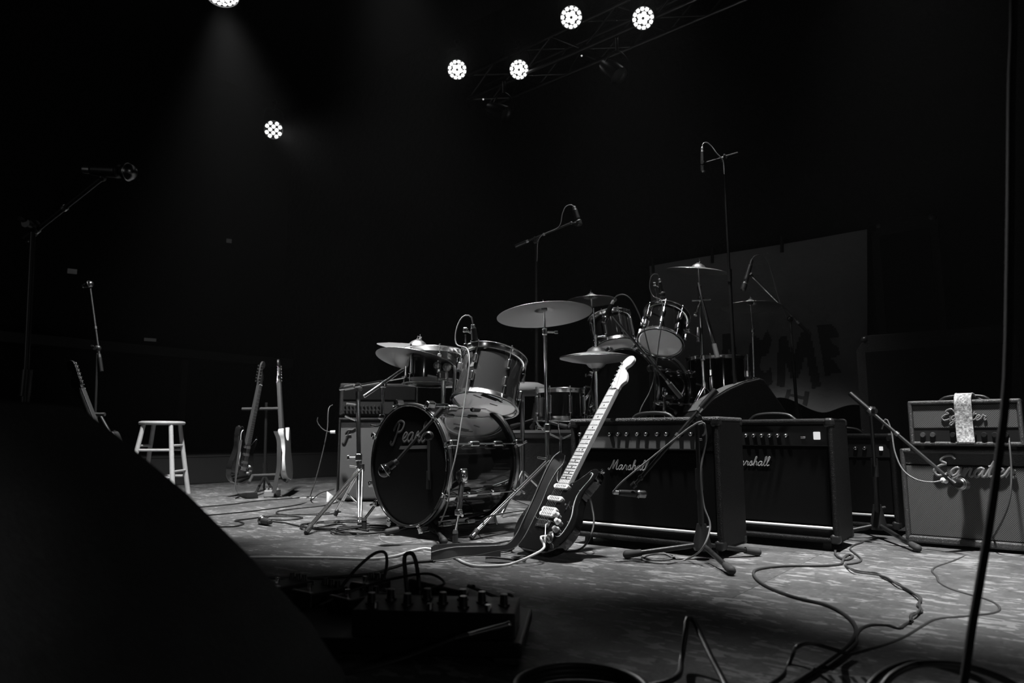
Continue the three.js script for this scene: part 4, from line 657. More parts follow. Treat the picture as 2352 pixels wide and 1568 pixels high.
// ride on its tall stand
{
  const c = P(1250, 716, 3.62), n = V(-0.075, 0.985, -0.1).normalize();
  cymbal('large ride cymbal on the tall stand, seen from below', c, n, 0.252, M.cymbal);
  const b = V(c.x + 0.02, 0, c.z + 0.02), o = thing('cymbal_stand', 'tall chrome cymbal stand under the large ride cymbal', 'cymbal stand', b), tilt = P(1251, 762, 3.62);
  tripod(o, b, tilt, [F(1082, 1240), b.clone().add(V(0.16, 0, 0.1)), b.clone().add(V(0.1, 0, -0.25))], { hub: 0.34 });
  addW(o, 'tilter', [bar(tilt, c, 0.005), rbox(0.03, 0.04, 0.026, tilt.x, tilt.y, tilt.z, 0.01), bar(tilt, tilt.clone().add(V(0.06, -0.004, 0.01)), 0.005), rbox(0.02, 0.016, 0.012, tilt.x + 0.06, tilt.y - 0.004, tilt.z + 0.01, 0.004)], M.chrome);
}
// hi-hat
{
  const c = P(1369, 822, 3.52), b = V(c.x, 0, c.z), o = thing('hi_hat', 'hi-hat cymbal pair on a chrome stand behind the guitar head', 'hi-hat', b, null);
  const cl = (y, flip) => { const g = cymbalGeo(0.185).clone(); if (flip) g.rotateX(Math.PI); return g.translate(c.x, c.y + y, c.z); };
  addW(o, 'top_cymbal', cl(0.021), M.cymbal); addW(o, 'bottom_cymbal', cl(-0.021, true), M.cymbal);
  tripod(o, b, c.clone().add(V(0, -0.05, 0)), [b.clone().add(V(0.1, 0, -0.27)), b.clone().add(V(-0.22, 0, -0.12)), b.clone().add(V(-0.14, 0, 0.16))], { r: 0.014 });
  addW(o, 'pull_rod', bar(c.clone().add(V(0, -0.06, 0)), P(1364, 707, 3.52), 0.0035), M.chrome);
  const k = c.clone(); addW(o, 'clutch', [bar(k.clone().add(V(0, 0.045, 0)), k.clone().add(V(0, 0.11, 0)), 0.008), ...[0.05, 0.062, 0.075].map((y) => bar(k.clone().add(V(0, y, 0)), k.clone().add(V(0, y + 0.006, 0)), 0.014)), bar(k.clone().add(V(0, 0.1, 0)), k.clone().add(V(0, 0.118, 0)), 0.011), bar(k.clone().add(V(0, 0.108, 0)), k.clone().add(V(0.05, 0.11, 0.01)), 0.005), rbox(0.024, 0.012, 0.008, k.x + 0.04, k.y + 0.11, k.z + 0.008, 0.004)], M.chrome);
  addW(o, 'seat_cup', lathe([[0.006, -0.075], [0.02, -0.06], [0.026, -0.05]], 16).translate(c.x, c.y, c.z), M.plastic);
}
// two crash cymbals, boom stand at the side, boom arm on a post clamped to the bass drum
{
  const cb = P(957, 822, 3.5), ca = P(960, 796, 3.72);
  cymbal('low crash cymbal with dark underside towards the viewer', cb, V(0.165, 0.955, -0.19).normalize(), 0.205, M.cymbal);
  cymbal('bright crash cymbal tilted forward behind the dark one', ca, V(0.17, 0.96, 0.17).normalize(), 0.218, M.cymbal);
  const b = P(826, 1180, 4.0).setY(0), o = thing('cymbal_stand', 'chrome boom cymbal stand beside the bass drum', 'cymbal stand', b), cl = P(823, 893, 4.0);
  tripod(o, b, cl.clone().add(V(0, -0.05, 0)), [F(703, 1228), F(826, 1207), F(770, 1186), F(862, 1176)].slice(0, 3), { hub: 0.28, r: 0.0165 });
  addW(o, 'boom_clamp', [new THREE.CylinderGeometry(0.026, 0.026, 0.03, 24).rotateX(Math.PI / 2).translate(cl.x, cl.y + 0.01, cl.z), bar(cl.clone().add(V(0, -0.06, 0)), cl, 0.013, 0.017)], M.chrome);
  addW(o, 'lever', bar(cl.clone().add(V(-0.01, -0.09, 0.01)), cl.clone().add(V(-0.06, -0.085, 0.03)), 0.005), M.chrome); addW(o, 'lever', bar(cl.clone().add(V(-0.01, -0.18, 0.01)), cl.clone().add(V(-0.065, -0.155, 0.03)), 0.005), M.chrome);
  const be = P(782, 893, 4.08), bf = P(972, 858, 3.58);
  addW(o, 'boom_arm', [bar(be, mix(be, bf, 0.28), 0.0105), bar(mix(be, bf, 0.28), bf, 0.0075)], M.chrome);
  addW(o, 'boom_grip', bar(mix(be, bf, 0.07), mix(be, bf, 0.2), 0.015), M.satin);
  addW(o, 'tilter', [bar(bf, cb, 0.005), rbox(0.028, 0.03, 0.028, bf.x, bf.y, bf.z, 0.01)], M.chrome);
  const p0 = P(878, 966, 3.62), p1 = P(880, 882, 3.66), o2 = thing('cymbal_holder', 'chrome post and slanted arm under the bright crash cymbal', 'drum hardware', p0), a0 = P(836, 910, 3.6), a1 = P(940, 838, 3.72);
  addW(o2, 'post', [bar(p0, p1, 0.009), tube([p0, P(876, 972, 3.6), P(868, 978, 3.58), P(852, 977, 3.56)], 0.007, 5)], M.chrome);
  addW(o2, 'arm', [bar(a0, a1, 0.0095), bar(a1, ca, 0.005)], M.chrome);
  addW(o2, 'clamp', [rbox(0.035, 0.04, 0.03, p1.x, p1.y, p1.z, 0.01), rbox(0.04, 0.026, 0.04, p0.x + 0.0, p0.y + 0.02, p0.z, 0.01), bar(p0, P(905, 955, 3.5), 0.008), rbox(0.03, 0.045, 0.03, P(905, 952, 3.5).x, P(905, 952, 3.5).y, -3.5, 0.01)], M.chrome);
}

// rear kit on the riser
{
  const kf = P(1432, 890, 4.62);
  bassDrum('rear bass drum on the riser, black head', kf, 0.262, 0.42, KT, { shell: M.blackGloss, hoop: M.hoopBlack, base: RISE, band: M.steel });
  drum('tom_drum', 'rear rack tom with bright lower head turned to the hall', P(1517, 785, 4.5), V(0.3, 0.83, -0.46).normalize(), 0.138, 0.21, { shell: M.blackGloss, group: 'rack toms', lugs: 8, spin: 0.2 });
  drum('tom_drum', 'rear rack tom behind the hi-hat microphone', P(1412, 792, 4.9), V(-0.12, 0.95, -0.28).normalize(), 0.14, 0.2, { shell: M.blackGloss, group: 'rack toms', lugs: 8 });
  const f = P(1648, 880, 5.0); const { o: fl } = drum('floor_tom', 'dark floor tom on the riser below the rear cymbals', V(f.x, RISE + 0.14, f.z), UP, 0.2, 0.36, { shell: M.blackGloss, lugs: 8, group: 'snare and floor tom' });
  for (let i = 0; i < 3; i++) addW(fl, 'leg', tube([V(f.x + Math.cos(i * 2.094) * 0.21, RISE + 0.36, f.z + Math.sin(i * 2.094) * 0.21), V(f.x + Math.cos(i * 2.094) * 0.215, RISE + 0.1, f.z + Math.sin(i * 2.094) * 0.215), V(f.x + Math.cos(i * 2.094) * 0.25, RISE + 0.01, f.z + Math.sin(i * 2.094) * 0.25)], 0.006, 5), M.chrome);
  const hold = P(1575, 815, 4.72), ho = thing('tom_holder', 'chrome tom arm between the rear tom and its stand', 'drum hardware', hold);
  addW(ho, 'arm', tube([P(1553, 735, 4.58), P(1553, 760, 4.58), P(1556, 764, 4.58), P(1580, 762, 4.66), P(1606, 775, 4.75)], 0.0065, 5), M.chrome);
  addW(ho, 'clamp', [ball(P(1581, 760, 4.66), 0.018), rbox(0.03, 0.03, 0.03, ...P(1604, 768, 4.76).toArray(), 0.01), bar(P(1604, 752, 4.76), P(1604, 785, 4.76), 0.016)], M.chrome);
  const stand = (label, cym, R, n, px, k = {}) => {
    const c = P(...cym); cymbal(k.cl, c, n, R, k.m ?? M.cymbal, 'cymbals of the rear kit');
    const b = P(px, 900, cym[2]).setY(RISE), o = thing('cymbal_stand', label, 'cymbal stand', b), top = P(k.tx ?? px, k.ty, cym[2]);
    tripod(o, b, top, [0.4, 2.5, 4.6].map((a) => b.clone().add(V(Math.cos(a) * 0.24, 0, Math.sin(a) * 0.24))), { hub: 0.3 });
    addW(o, 'tilter', [bar(top, c, 0.005), rbox(0.026, 0.04, 0.026, top.x, top.y, top.z, 0.009)], M.chrome); return [o, b, top];
  };
  const [o] = stand('chrome cymbal stand with bright slanted boom in front of the banner', [1604, 617, 4.78], 0.215, V(0.1, 0.98, 0.15).normalize(), 1618, { cl: 'rear crash cymbal edge-on before the banner', tx: 1606, ty: 660 });
  addW(o, 'boom_arm', [bar(P(1612, 690, 4.72), P(1646, 808, 4.62), 0.012), bar(P(1604, 650, 4.78), P(1612, 690, 4.72), 0.008)], M.chrome);
  addW(o, 'boom_weight', bar(P(1640, 790, 4.63), P(1648, 822, 4.61), 0.016), M.weight);
  addW(o, 'boom_clamp', [rbox(0.04, 0.04, 0.035, ...P(1610, 688, 4.75).toArray(), 0.012), bar(P(1588, 690, 4.72), P(1632, 688, 4.72), 0.007), ball(P(1597, 722, 4.74), 0.017), bar(P(1610, 688, 4.75), P(1597, 722, 4.74), 0.009)], M.chrome);
  stand('dark cymbal stand left of the boomed microphone before the banner', [1724, 700, 5.0], 0.212, V(0.02, 0.99, -0.04).normalize(), 1729, { cl: 'rear dark cymbal below the boomed microphone', ty: 760 });
  stand('rear cymbal stand hidden behind the large ride cymbal', [1358, 686, 5.0], 0.185, V(-0.03, 0.99, -0.04).normalize(), 1362, { cl: 'rear cymbal peeking over the large ride cymbal', ty: 740, m: M.cymbal });
}

// ---------------------------------------------------------------- microphones and stands
function microphone(label, tail, head, k = {}) {
  const r = k.r ?? 0.018, L = tail.distanceTo(head), d = head.clone().sub(tail).normalize(), o = thing('microphone', label, 'microphone', mix(tail, head, 0.5), k.group), q = turnTo(d);
  const place = (g) => g.applyQuaternion(q).translate(tail.x, tail.y, tail.z), hr = k.hr ?? r * 1.35;
  addW(o, 'body', place(lathe([[0.001, L * 0.16], [r * 0.78, L * 0.16], [r * 0.85, L * 0.2], [r, L * 0.62], [r * 1.02, L * 0.7], [0.001, L * 0.7]], 20)), k.m ?? M.stand);
  addW(o, 'connector', place(lathe([[0.001, 0], [r * 0.5, 0], [r * 0.62, L * 0.02], [r * 0.62, L * 0.15], [r * 0.7, L * 0.17], [0.001, L * 0.17]], 16)), k.conn ?? M.satin);
  addW(o, 'grille', k.ball ? place(new THREE.SphereGeometry(hr, 18, 14).scale(1, 1.05, 1).translate(0, L - hr, 0)) : place(lathe([[0.001, L * 0.7], [r * 0.9, L * 0.7], [hr, L * 0.76], [hr, L * 0.95], [hr * 0.8, L], [0.001, L]], 20)), k.g ?? M.steel);
  addW(o, 'grille_ring', place(new THREE.TorusGeometry(k.ball ? hr * 1.01 : hr, r * 0.1, 8, 24).rotateX(Math.PI / 2).translate(0, k.ball ? L - hr : L * 0.77, 0)), M.satin);
  return o;
}
function micStand(label, base, clamp, boomTop, boomEnd, feet, k = {}) { // black tripod stand with boom
  const o = thing('microphone_stand', label, 'microphone stand', base, k.group), y0 = base.y, hubT = y0 + (k.hubT ?? 0.17), hub = V(base.x, hubT, base.z), m = k.m ?? M.stand;
  addW(o, 'pole', [bar(V(base.x, y0 + 0.1, base.z), mix(V(base.x, y0, base.z), clamp, 0.55), 0.0115), bar(mix(V(base.x, y0, base.z), clamp, 0.55), clamp, 0.008)], m);
  const mid = mix(V(base.x, y0, base.z), clamp, 0.55); addW(o, 'height_grip', bar(mid.clone().add(V(0, -0.03, 0)), mid.clone().add(V(0, 0.05, 0)), 0.015), m);
  addW(o, 'leg_housing', [bar(V(base.x, y0 + (k.hubB ?? 0.06), base.z), hub, 0.036, 0.017, 20), bar(V(base.x, y0 + (k.hubB ?? 0.06) - 0.012, base.z), V(base.x, y0 + (k.hubB ?? 0.06), base.z), 0.03, 0.036, 20), bar(hub.clone().add(V(0, -0.02, 0)), hub.clone().add(V(0.035, -0.015, 0.0)), 0.009)], k.house ?? M.plastic);
  for (const f of feet) {
    const a = V(base.x, y0 + (k.hubB ?? 0.06) + 0.01, base.z), e = f.clone().setY(y0 + 0.016), d = e.clone().sub(a).normalize();
    const l = addW(o, 'leg', bar(a, e, 0.0095, 0.0095), m); addW(l, 'rubber_foot', [bar(e.clone().addScaledVector(d, -0.055), e, 0.0125, 0.0155), ball(e, 0.0156)], M.rubber);
  }
  if (boomTop) {
    const L = boomTop.distanceTo(boomEnd);
    addW(o, 'boom', bar(boomTop, boomEnd, k.br ?? 0.0072, k.br ?? 0.0072), k.boomM ?? m);
    addW(o, 'counterweight', bar(boomTop, mix(boomTop, boomEnd, k.wl ?? 0.16), k.wr ?? 0.0125), k.wm ?? m);
    addW(o, 'boom_ring', [bar(mix(boomTop, boomEnd, (k.wl ?? 0.16)), mix(boomTop, boomEnd, (k.wl ?? 0.16) + 0.04), 0.0105), bar(mix(boomTop, boomEnd, 0.5), mix(boomTop, boomEnd, 0.53), 0.0098)], M.satin);
    addW(o, 'boom_clamp', [ball(clamp, 0.022, 1, 1, 0.8), bar(clamp.clone().add(V(0, 0, -0.01)), clamp.clone().add(V(0, 0, 0.035)), 0.013), bar(clamp, clamp.clone().add(V(-0.01, 0.012, 0.05)), 0.006)], m);
    addW(o, 'mic_clip', [bar(boomEnd, boomEnd.clone().add(k.clip ?? V(0, -0.03, 0)), 0.006), ball(boomEnd, 0.011), bar(boomEnd.clone().add(k.clip ?? V(0, -0.03, 0)), boomEnd.clone().add((k.clip ?? V(0, -0.03, 0)).clone().multiplyScalar(1.6)), 0.012)], m);
  }
  return o;
}
function cable(label, pts, r = 0.0035, m = M.cable, name = 'cable', n = 8, group) {
  const lo = pts.reduce((a, b) => (b.y < a.y ? b : a)), o = thing(name, label, 'cable', lo.clone(), group); addW(o, 'sheath', tube(pts, r, n, 8), m); return o;
}
const fp = (list, h = 0.004) => list.map(([x, y, e]) => F(x, y, e ?? h));
const ring = (c, r, n = 3, a0 = 0.4) => Array.from({ length: n }, (_, i) => c.clone().add(V(Math.cos(a0 + i * 6.283 / n) * r, 0, Math.sin(a0 + i * 6.283 / n) * r)));

// in front of the combo the guitar leans on
{
  const f = [F(1440, 1283), F(1680, 1321), F(1740, 1277)], base = F(1614, 1284).setY(0), clamp = P(1600, 962, 2.64);
  micStand('black tripod stand before the amplifiers, boom slanting down to a microphone', base, clamp, P(1645, 896, 2.6), P(1472, 1097, 2.63), f, { clip: P(1452, 1118, 2.65).sub(P(1472, 1097, 2.63)).multiplyScalar(0.6), hubT: 0.13, hubB: 0.045, wl: 0.2 });
  microphone('slim microphone lying level before the combo grille', P(1408, 1130, 2.65), P(1484, 1135, 2.68), { r: 0.013, hr: 0.0145, conn: M.satin });
  cable('microphone cable hanging along the slanted boom to the floor coil', [P(1408, 1130, 2.65), P(1425, 1110, 2.63), P(1500, 1048, 2.62), P(1560, 1000, 2.6), P(1590, 978, 2.59), P(1612, 968, 2.58), P(1622, 1000, 2.6), P(1610, 1080, 2.6), P(1617, 1162, 2.6), P(1631, 1205, 2.58), P(1616, 1255, 2.55), F(1575, 1287), F(1530, 1296), F(1490, 1292), F(1474, 1283), F(1510, 1273), F(1545, 1277), F(1535, 1287), F(1500, 1288), F(1480, 1281), F(1515, 1270), F(1550, 1284)].map((p) => { p.y = Math.max(p.y, 0.004); return p; }), 0.0034, M.cableLight);
  cable('cable loop standing on the floor beside the amplifier front', [P(1605, 975, 2.58), P(1618, 972, 2.56), P(1618, 995, 2.57)].concat([P(1614, 1000, 2.59)]), 0.003, M.cableLight);
}
// before the patterned cabinet
{
  const base = F(2020, 1236), clamp = P(2000, 944, 3.02), bt = P(1952, 903, 3.06), be = P(2172, 1092, 2.82);
  micStand('black tripod stand before the patterned cabinet, long pale boom', base, clamp, bt, be, [F(2108, 1268), base.clone().add(V(-0.2, 0, -0.02)), base.clone().add(V(0.02, 0, -0.2))], { hubT: 0.15, hubB: 0.05, boomM: M.steel, wl: 0.21, wr: 0.011, clip: V(0.01, -0.02, 0.02) });
  microphone('dark microphone at the patterned cabinet, bright connector', P(2164, 1102, 2.82), P(2218, 1114, 2.88), { r: 0.017, hr: 0.024, conn: M.white });
  cable('grey cable drooping from the boom to the microphone at the patterned cabinet', [P(2025, 985, 2.98), P(2035, 962, 2.96), P(2046, 985, 2.95), P(2056, 1040, 2.93), P(2075, 1080, 2.9), P(2105, 1101, 2.86), P(2140, 1107, 2.83), P(2166, 1103, 2.82)], 0.0034, M.cableLight);
}
// kick drum microphone
{
  const base = F(990, 1228), clamp = P(985, 1001, 3.06);
  micStand('low black microphone stand before the bass drum', base, clamp, P(1017, 938, 3.1), P(908, 1062, 3.06), [F(1020, 1251), base.clone().add(V(-0.2, 0, 0.02)), base.clone().add(V(0.02, 0, -0.15))], { hubT: 0.14, hubB: 0.05, wr: 0.014, clip: V(-0.01, -0.015, 0.0) });
  microphone('stubby microphone close to the bass drum head', P(914, 1058, 3.05), P(872, 1090, 3.04), { r: 0.022, hr: 0.03, ball: true, g: M.blackGloss, m: M.blackGloss, conn: M.stand });
}
// clip-on tom microphones
function clipMic(label, tail, head, rim, D) {
  const o = microphone(label, tail, head, { r: 0.016, hr: 0.021, g: M.plastic, group: 'tom microphones' });
  addW(o, 'rim_clip', [bar(rim, mix(rim, tail, 0.55).add(V(-0.02, 0.0, 0)), 0.004), rbox(0.024, 0.03, 0.02, rim.x, rim.y, rim.z, 0.006), rbox(0.026, 0.026, 0.02, ...mix(rim, tail, 0.75).add(V(-0.028, 0.0, 0.0)).toArray(), 0.008), bar(mix(rim, tail, 0.75).add(V(-0.028, 0, 0)), mix(tail, head, 0.5), 0.005)], M.chrome);
}
clipMic('small microphone clipped to the rim of the front rack tom', P(1086, 745, 3.34), P(1092, 793, 3.38), P(1070, 795, 3.36));
clipMic('small microphone clipped to the rear rack tom', P(1514, 640, 4.5), P(1522, 682, 4.52), P(1510, 690, 4.5));
cable('thin cable arching from the front tom microphone down the bass drum', [P(1086, 745, 3.34), P(1082, 727, 3.33), P(1066, 725, 3.32), P(1050, 750, 3.31), P(1048, 790, 3.3), P(1072, 800, 3.26), P(1078, 830, 3.2), P(1070, 900, 3.16), P(1058, 980, 3.1), P(1046, 1050, 3.05), P(1032, 1110, 3.03), P(1031, 1145, 3.02), P(1020, 1180, 3.05), F(992, 1222), F(940, 1246), F(900, 1248), F(876, 1241), F(874, 1222), F(894, 1208), F(925, 1205)], 0.0033, M.cableLight);
cable('thin cable hanging from the rear tom microphone', [P(1514, 640, 4.5), P(1510, 630, 4.5), P(1498, 632, 4.49), P(1492, 660, 4.48), P(1500, 680, 4.46), P(1519, 690, 4.4), P(1520, 740, 4.34), P(1513, 790, 4.32), P(1508, 840, 4.3), P(1500, 960, 4.3).setY(RISE + 0.01)], 0.003, M.cable);
// hi-hat microphone
{
  const clamp = P(1494, 846, 3.95), base = V(clamp.x, 0, clamp.z);
  micStand('black boom stand reaching over to the hi-hat', base, clamp, P(1564, 912, 3.98), P(1404, 722, 3.85), ring(base, 0.22, 3, 0.9), { wl: 0.17, wr: 0.014, wm: M.weight, boomM: M.steelDark, clip: V(-0.015, -0.01, 0) });
  microphone('microphone above the hi-hat, bright connector, cable arching over', P(1409, 690, 3.84), P(1386, 742, 3.84), { r: 0.015, hr: 0.017, conn: M.white });
  cable('pale cable arching from the hi-hat microphone along the boom', [P(1409, 690, 3.84), P(1416, 680, 3.84), P(1430, 676, 3.83), P(1446, 684, 3.82), P(1465, 715, 3.82), P(1478, 752, 3.82), P(1490, 800, 3.84), P(1499, 830, 3.88), P(1503, 862, 3.88), P(1492, 900, 3.85), P(1470, 945, 3.8), P(1466, 1000, 3.8)], 0.0034, M.cableLight);
}
// overheads and the boomed microphone before the banner
{
  let b = P(1232, 900, 4.55).setY(RISE);
  micStand('tall black stand with shallow boom above the ride cymbal', b, P(1231, 553, 4.55), P(1183, 566, 4.55), P(1312, 512, 4.5), ring(b, 0.2), { clip: V(0.02, -0.01, 0.02), wl: 0.2 });
  microphone('overhead microphone at the end of the shallow boom', P(1318, 474, 4.5), P(1331, 518, 4.5), { r: 0.02, hr: 0.022, g: M.plastic });
  cable('thin cable looping over the central overhead microphone', [P(1318, 474, 4.5), P(1312, 470, 4.5), P(1300, 474, 4.5), P(1292, 490, 4.5), P(1284, 520, 4.5), P(1240, 545, 4.52), P(1233, 600, 4.53)], 0.0028, M.cableLight);
  b = P(1690, 900, 4.3).setY(RISE);
  micStand('very tall black stand with short boom in front of the banner', b, P(1662, 366, 4.3), P(1694, 353, 4.3), P(1618, 375, 4.28), ring(b, 0.22, 3, 0.1), { clip: V(-0.012, 0.0, 0.01), br: 0.008, wl: 0.45 });
  microphone('slim overhead microphone hanging upright beside the very tall stand', P(1613, 338, 4.28), P(1615, 395, 4.28), { r: 0.014, hr: 0.0145 });
  cable('pale cable arching over the slim overhead microphone', [P(1613, 338, 4.28), P(1615, 330, 4.28), P(1622, 327, 4.28), P(1634, 336, 4.28), P(1646, 352, 4.27), P(1660, 368, 4.27), P(1664, 400, 4.27)], 0.0034, M.cableLight);
  b = P(1830, 930, 5.1).setY(RISE);
  micStand('black boom stand slanting up before the banner letters', b, P(1815, 732, 5.1), P(1862, 769, 5.1), P(1727, 634, 5.05), ring(b, 0.22, 3, 0.3), { clip: V(-0.01, 0.01, 0.01), wl: 0.2, boomM: M.steel });
  microphone('black microphone pointing down before the banner', P(1727, 596, 5.05), P(1706, 668, 5.05), { r: 0.019, hr: 0.021, g: M.plastic, conn: M.stand });
  cable('dark cable arching over the microphone before the banner', [P(1727, 596, 5.05), P(1733, 588, 5.05), P(1748, 586, 5.05), P(1762, 600, 5.05), P(1776, 640, 5.05), P(1790, 690, 5.05), P(1806, 730, 5.06)], 0.0034, M.cable);
}
// vocal microphone at the side and a further stand
{
  let b = P(60, 1100, 2.1).setY(0);
  micStand('black stand at the stage edge with boom to a vocal microphone', b, P(76, 520, 2.1), P(60, 548, 2.12), P(236, 408, 2.0), ring(b, 0.22, 3, 1.2), { clip: V(0.004, 0.012, 0), wl: 0.12 });
  microphone('large vocal microphone, round grille, alone in the dark', P(192, 389, 2.0), P(312, 396, 1.98), { r: 0.02, hr: 0.025, ball: true, conn: M.satin });
  b = P(232, 900, 4.4).setY(0);
  micStand('dim boom stand by the dark guitar', b, P(224, 800, 4.4), P(233, 852, 4.4), P(207, 660, 4.4), ring(b, 0.22, 3, 0.6), { clip: V(-0.01, 0.01, 0), boomM: M.steelDark });
  microphone('dim microphone on the boom by the dark guitar', P(190, 658, 4.4), P(214, 650, 4.4), { r: 0.018, hr: 0.024, ball: true });
}

// ---------------------------------------------------------------- pedal board
{
  const PT = 0.1, R = F(1198, 1528), W = 0.55, Dp = 0.3, oB = thing('pedalboard', 'black pedalboard plate in the dark foreground', 'pedalboard', R, null, -PT), top = 0.042;
  add(oB, 'plate', [rbox(W, 0.03, Dp, -W / 2, top - 0.015, -Dp / 2, 0.006)], M.blackMetal);
  for (const x of [-0.04, -W + 0.05]) for (const z of [-0.03, -Dp + 0.04]) add(oB, 'foot', rbox(0.04, 0.014, 0.04, x, 0.007, z, 0.004), M.rubber);
  const L = (x, y, z) => R.clone().add(V(x * Math.cos(PT) - z * Math.sin(PT), y, x * Math.sin(PT) + z * Math.cos(PT)));
  // long multi-effect unit
  const me = thing('effects_unit', 'long black effects unit with a row of knobs on the pedalboard', 'pedal', L(-0.02, top, -0.17), null, -PT);
  add(me, 'case', slab(poly([[0.14, 0], [0.03, 0], [0.03, 0.05], [0.06, 0.05], [0.14, 0.044]]).clone(), 0.34, 0.004, 0).rotateY(-Math.PI / 2).translate(0, 0.004, 0), M.blackMetal);
  const kg = merge([new THREE.CylinderGeometry(0.008, 0.0095, 0.024, 14).translate(0, 0.012, 0), new THREE.CylinderGeometry(0.0125, 0.0135, 0.005, 14).translate(0, 0.0025, 0)]), cg = merge(new THREE.CylinderGeometry(0.0078, 0.0078, 0.0015, 14).translate(0, 0.0245, 0));
  const tz = (z) => 0.094 + 0.004 + (z + 0.05) * -0.126 * -1 * (z > -0.05 ? -1 : 0) * 1;
  [[-0.025, 0.09], [-0.075, 0.075], [-0.11, 0.11], [-0.12, 0.06], [-0.16, 0.085], [-0.2, 0.06], [-0.235, 0.1], [-0.28, 0.07], [-0.315, 0.1]].forEach(([x, z], i) => { const y = 0.056 - (z - 0.06) * 0.075; const k = share(me, 'knob', kg, M.plastic, V(x, y, z)); share(k, 'knob_cap', cg, M.satin, V(0, 0, 0)); });
  for (const x of [-0.055, -0.18, -0.3]) add(me, 'footswitch', new THREE.CylinderGeometry(0.007, 0.009, 0.016, 12).translate(x, 0.056, 0.125), M.chrome);
  // jack plug and lead in its front
  const jp = thing('jack_plug', 'bright jack plug pushed into the effects unit', 'plug', L(-0.085, top + 0.02, 0.0), null, -PT);
  add(jp, 'barrel', [bar(V(0.055, 0.012, -0.02), V(-0.02, 0.002, 0.03), 0.0065, 0.0055), ball(V(0.056, 0.0122, -0.02), 0.0075)], M.chrome);
  add(jp, 'sleeve', bar(V(-0.02, 0.002, 0.03), V(-0.045, -0.002, 0.045), 0.005, 0.004), M.plastic);
  cable('black lead from the effects unit down to the floor', [L(-0.13, top + 0.018, 0.045), L(-0.22, top - 0.01, 0.08), L(-0.3, 0.02, 0.13), L(-0.42, 0.005, 0.15), L(-0.6, 0.005, 0.12)], 0.0032, M.cable);
  // stomp boxes on a narrow second board, turned like the backline
  const Q = F(826, 1462), T2 = 0.5, L2 = (x, y, z) => Q.clone().add(V(x * Math.cos(T2) - z * Math.sin(T2), y, x * Math.sin(T2) + z * Math.cos(T2))), t2 = 0.036;
  const o3 = thing('pedalboard', 'narrow second pedalboard carrying stomp boxes beside the monitor', 'pedalboard', Q, null, -T2);
  add(o3, 'plate', rbox(0.56, 0.022, 0.24, -0.28, t2 - 0.011, -0.12, 0.005), M.blackMetal); for (const x of [-0.04, -0.52]) for (const z of [-0.03, -0.2]) add(o3, 'foot', rbox(0.04, 0.016, 0.04, x, 0.008, z, 0.004), M.rubber);
  const stomp = (label, x, z, w, d, h, t, m) => {
    const o = thing('effect_pedal', label, 'pedal', L2(x, t2, z), 'stomp boxes on the pedalboard', -T2 + t);
    add(o, 'case', [rbox(w, h, d, 0, h / 2 + 0.001, 0, 0.006)], m); add(o, 'edge_plate', rbox(w * 0.9, 0.004, 0.01, 0, h + 0.001, d / 2 - 0.008, 0.002), M.satin);
    for (let i = 0; i < 3; i++) add(o, 'knob', new THREE.CylinderGeometry(0.0065, 0.0085, 0.016, 12).translate(-w * 0.3 + i * w * 0.3, h + 0.009, -d * 0.3), M.plastic);
    const f = add(o, 'footswitch', new THREE.CylinderGeometry(0.0065, 0.0065, 0.016, 12).translate(0, h + 0.009, d * 0.25), M.chrome);
    add(o, 'jack_socket', [bar(V(w / 2, h * 0.5, -d * 0.1), V(w / 2 + 0.016, h * 0.5, -d * 0.1), 0.006), bar(V(-w / 2, h * 0.5, -d * 0.1), V(-w / 2 - 0.016, h * 0.5, -d * 0.1), 0.006)], M.satin);
  };
  stomp('stomp box next to the long effects unit', -0.07, -0.07, 0.085, 0.12, 0.038, -0.2, M.plastic);
  stomp('second stomp box from the long effects unit', -0.2, -0.075, 0.085, 0.12, 0.038, -0.15, M.plastic);
  stomp('stomp box half hidden by the dark monitor', -0.33, -0.09, 0.08, 0.12, 0.038, -0.1, M.plastic);
  stomp('stomp box in the rear row of the narrow board', -0.13, -0.19, 0.07, 0.09, 0.042, 0.0, M.blackMetal);
  const pa = thing('power_adapter', 'black power adapter tilted behind the effects unit', 'adapter', L(-0.27, 0, -0.42), null, -PT);
  add(pa, 'case', rbox(0.16, 0.055, 0.06, 0, 0.045, 0, 0.008).rotateZ(-0.2), M.plastic); add(pa, 'lead_guard', bar(V(0.08, 0.028, 0), V(0.12, 0.014, 0), 0.007, 0.004), M.rubber);
  add(pa, 'plug_block', rbox(0.07, 0.03, 0.05, -0.02, 0.016, 0, 0.005), M.plastic);
  cable('patch lead looping high over the stomp boxes', [L2(-0.16, t2 + 0.03, -0.1), L2(-0.15, t2 + 0.08, -0.16), L2(-0.12, t2 + 0.115, -0.2), L2(-0.09, t2 + 0.115, -0.2), L2(-0.07, t2 + 0.06, -0.17), L2(-0.09, t2 + 0.03, -0.14)], 0.0042, M.cable);
  cable('thick lead loop standing up beside the power adapter', [L2(0.02, t2 + 0.0, -0.16), L2(-0.0, t2 + 0.07, -0.17), L2(-0.01, t2 + 0.12, -0.18), L2(0.012, t2 + 0.125, -0.18), L2(0.04, t2 + 0.07, -0.17), L2(0.05, 0.006, -0.16)], 0.0055, M.cable);
  cable('lead curling from the power adapter over the unit', [L(-0.15, 0.014, -0.42), L(-0.11, 0.03, -0.42), L(-0.07, 0.05, -0.4), L(-0.05, 0.05, -0.35), L(-0.08, 0.06, -0.31), L(-0.13, 0.08, -0.3), L(-0.15, 0.1, -0.25), L(-0.13, 0.11, -0.2)], 0.0042, M.cable);
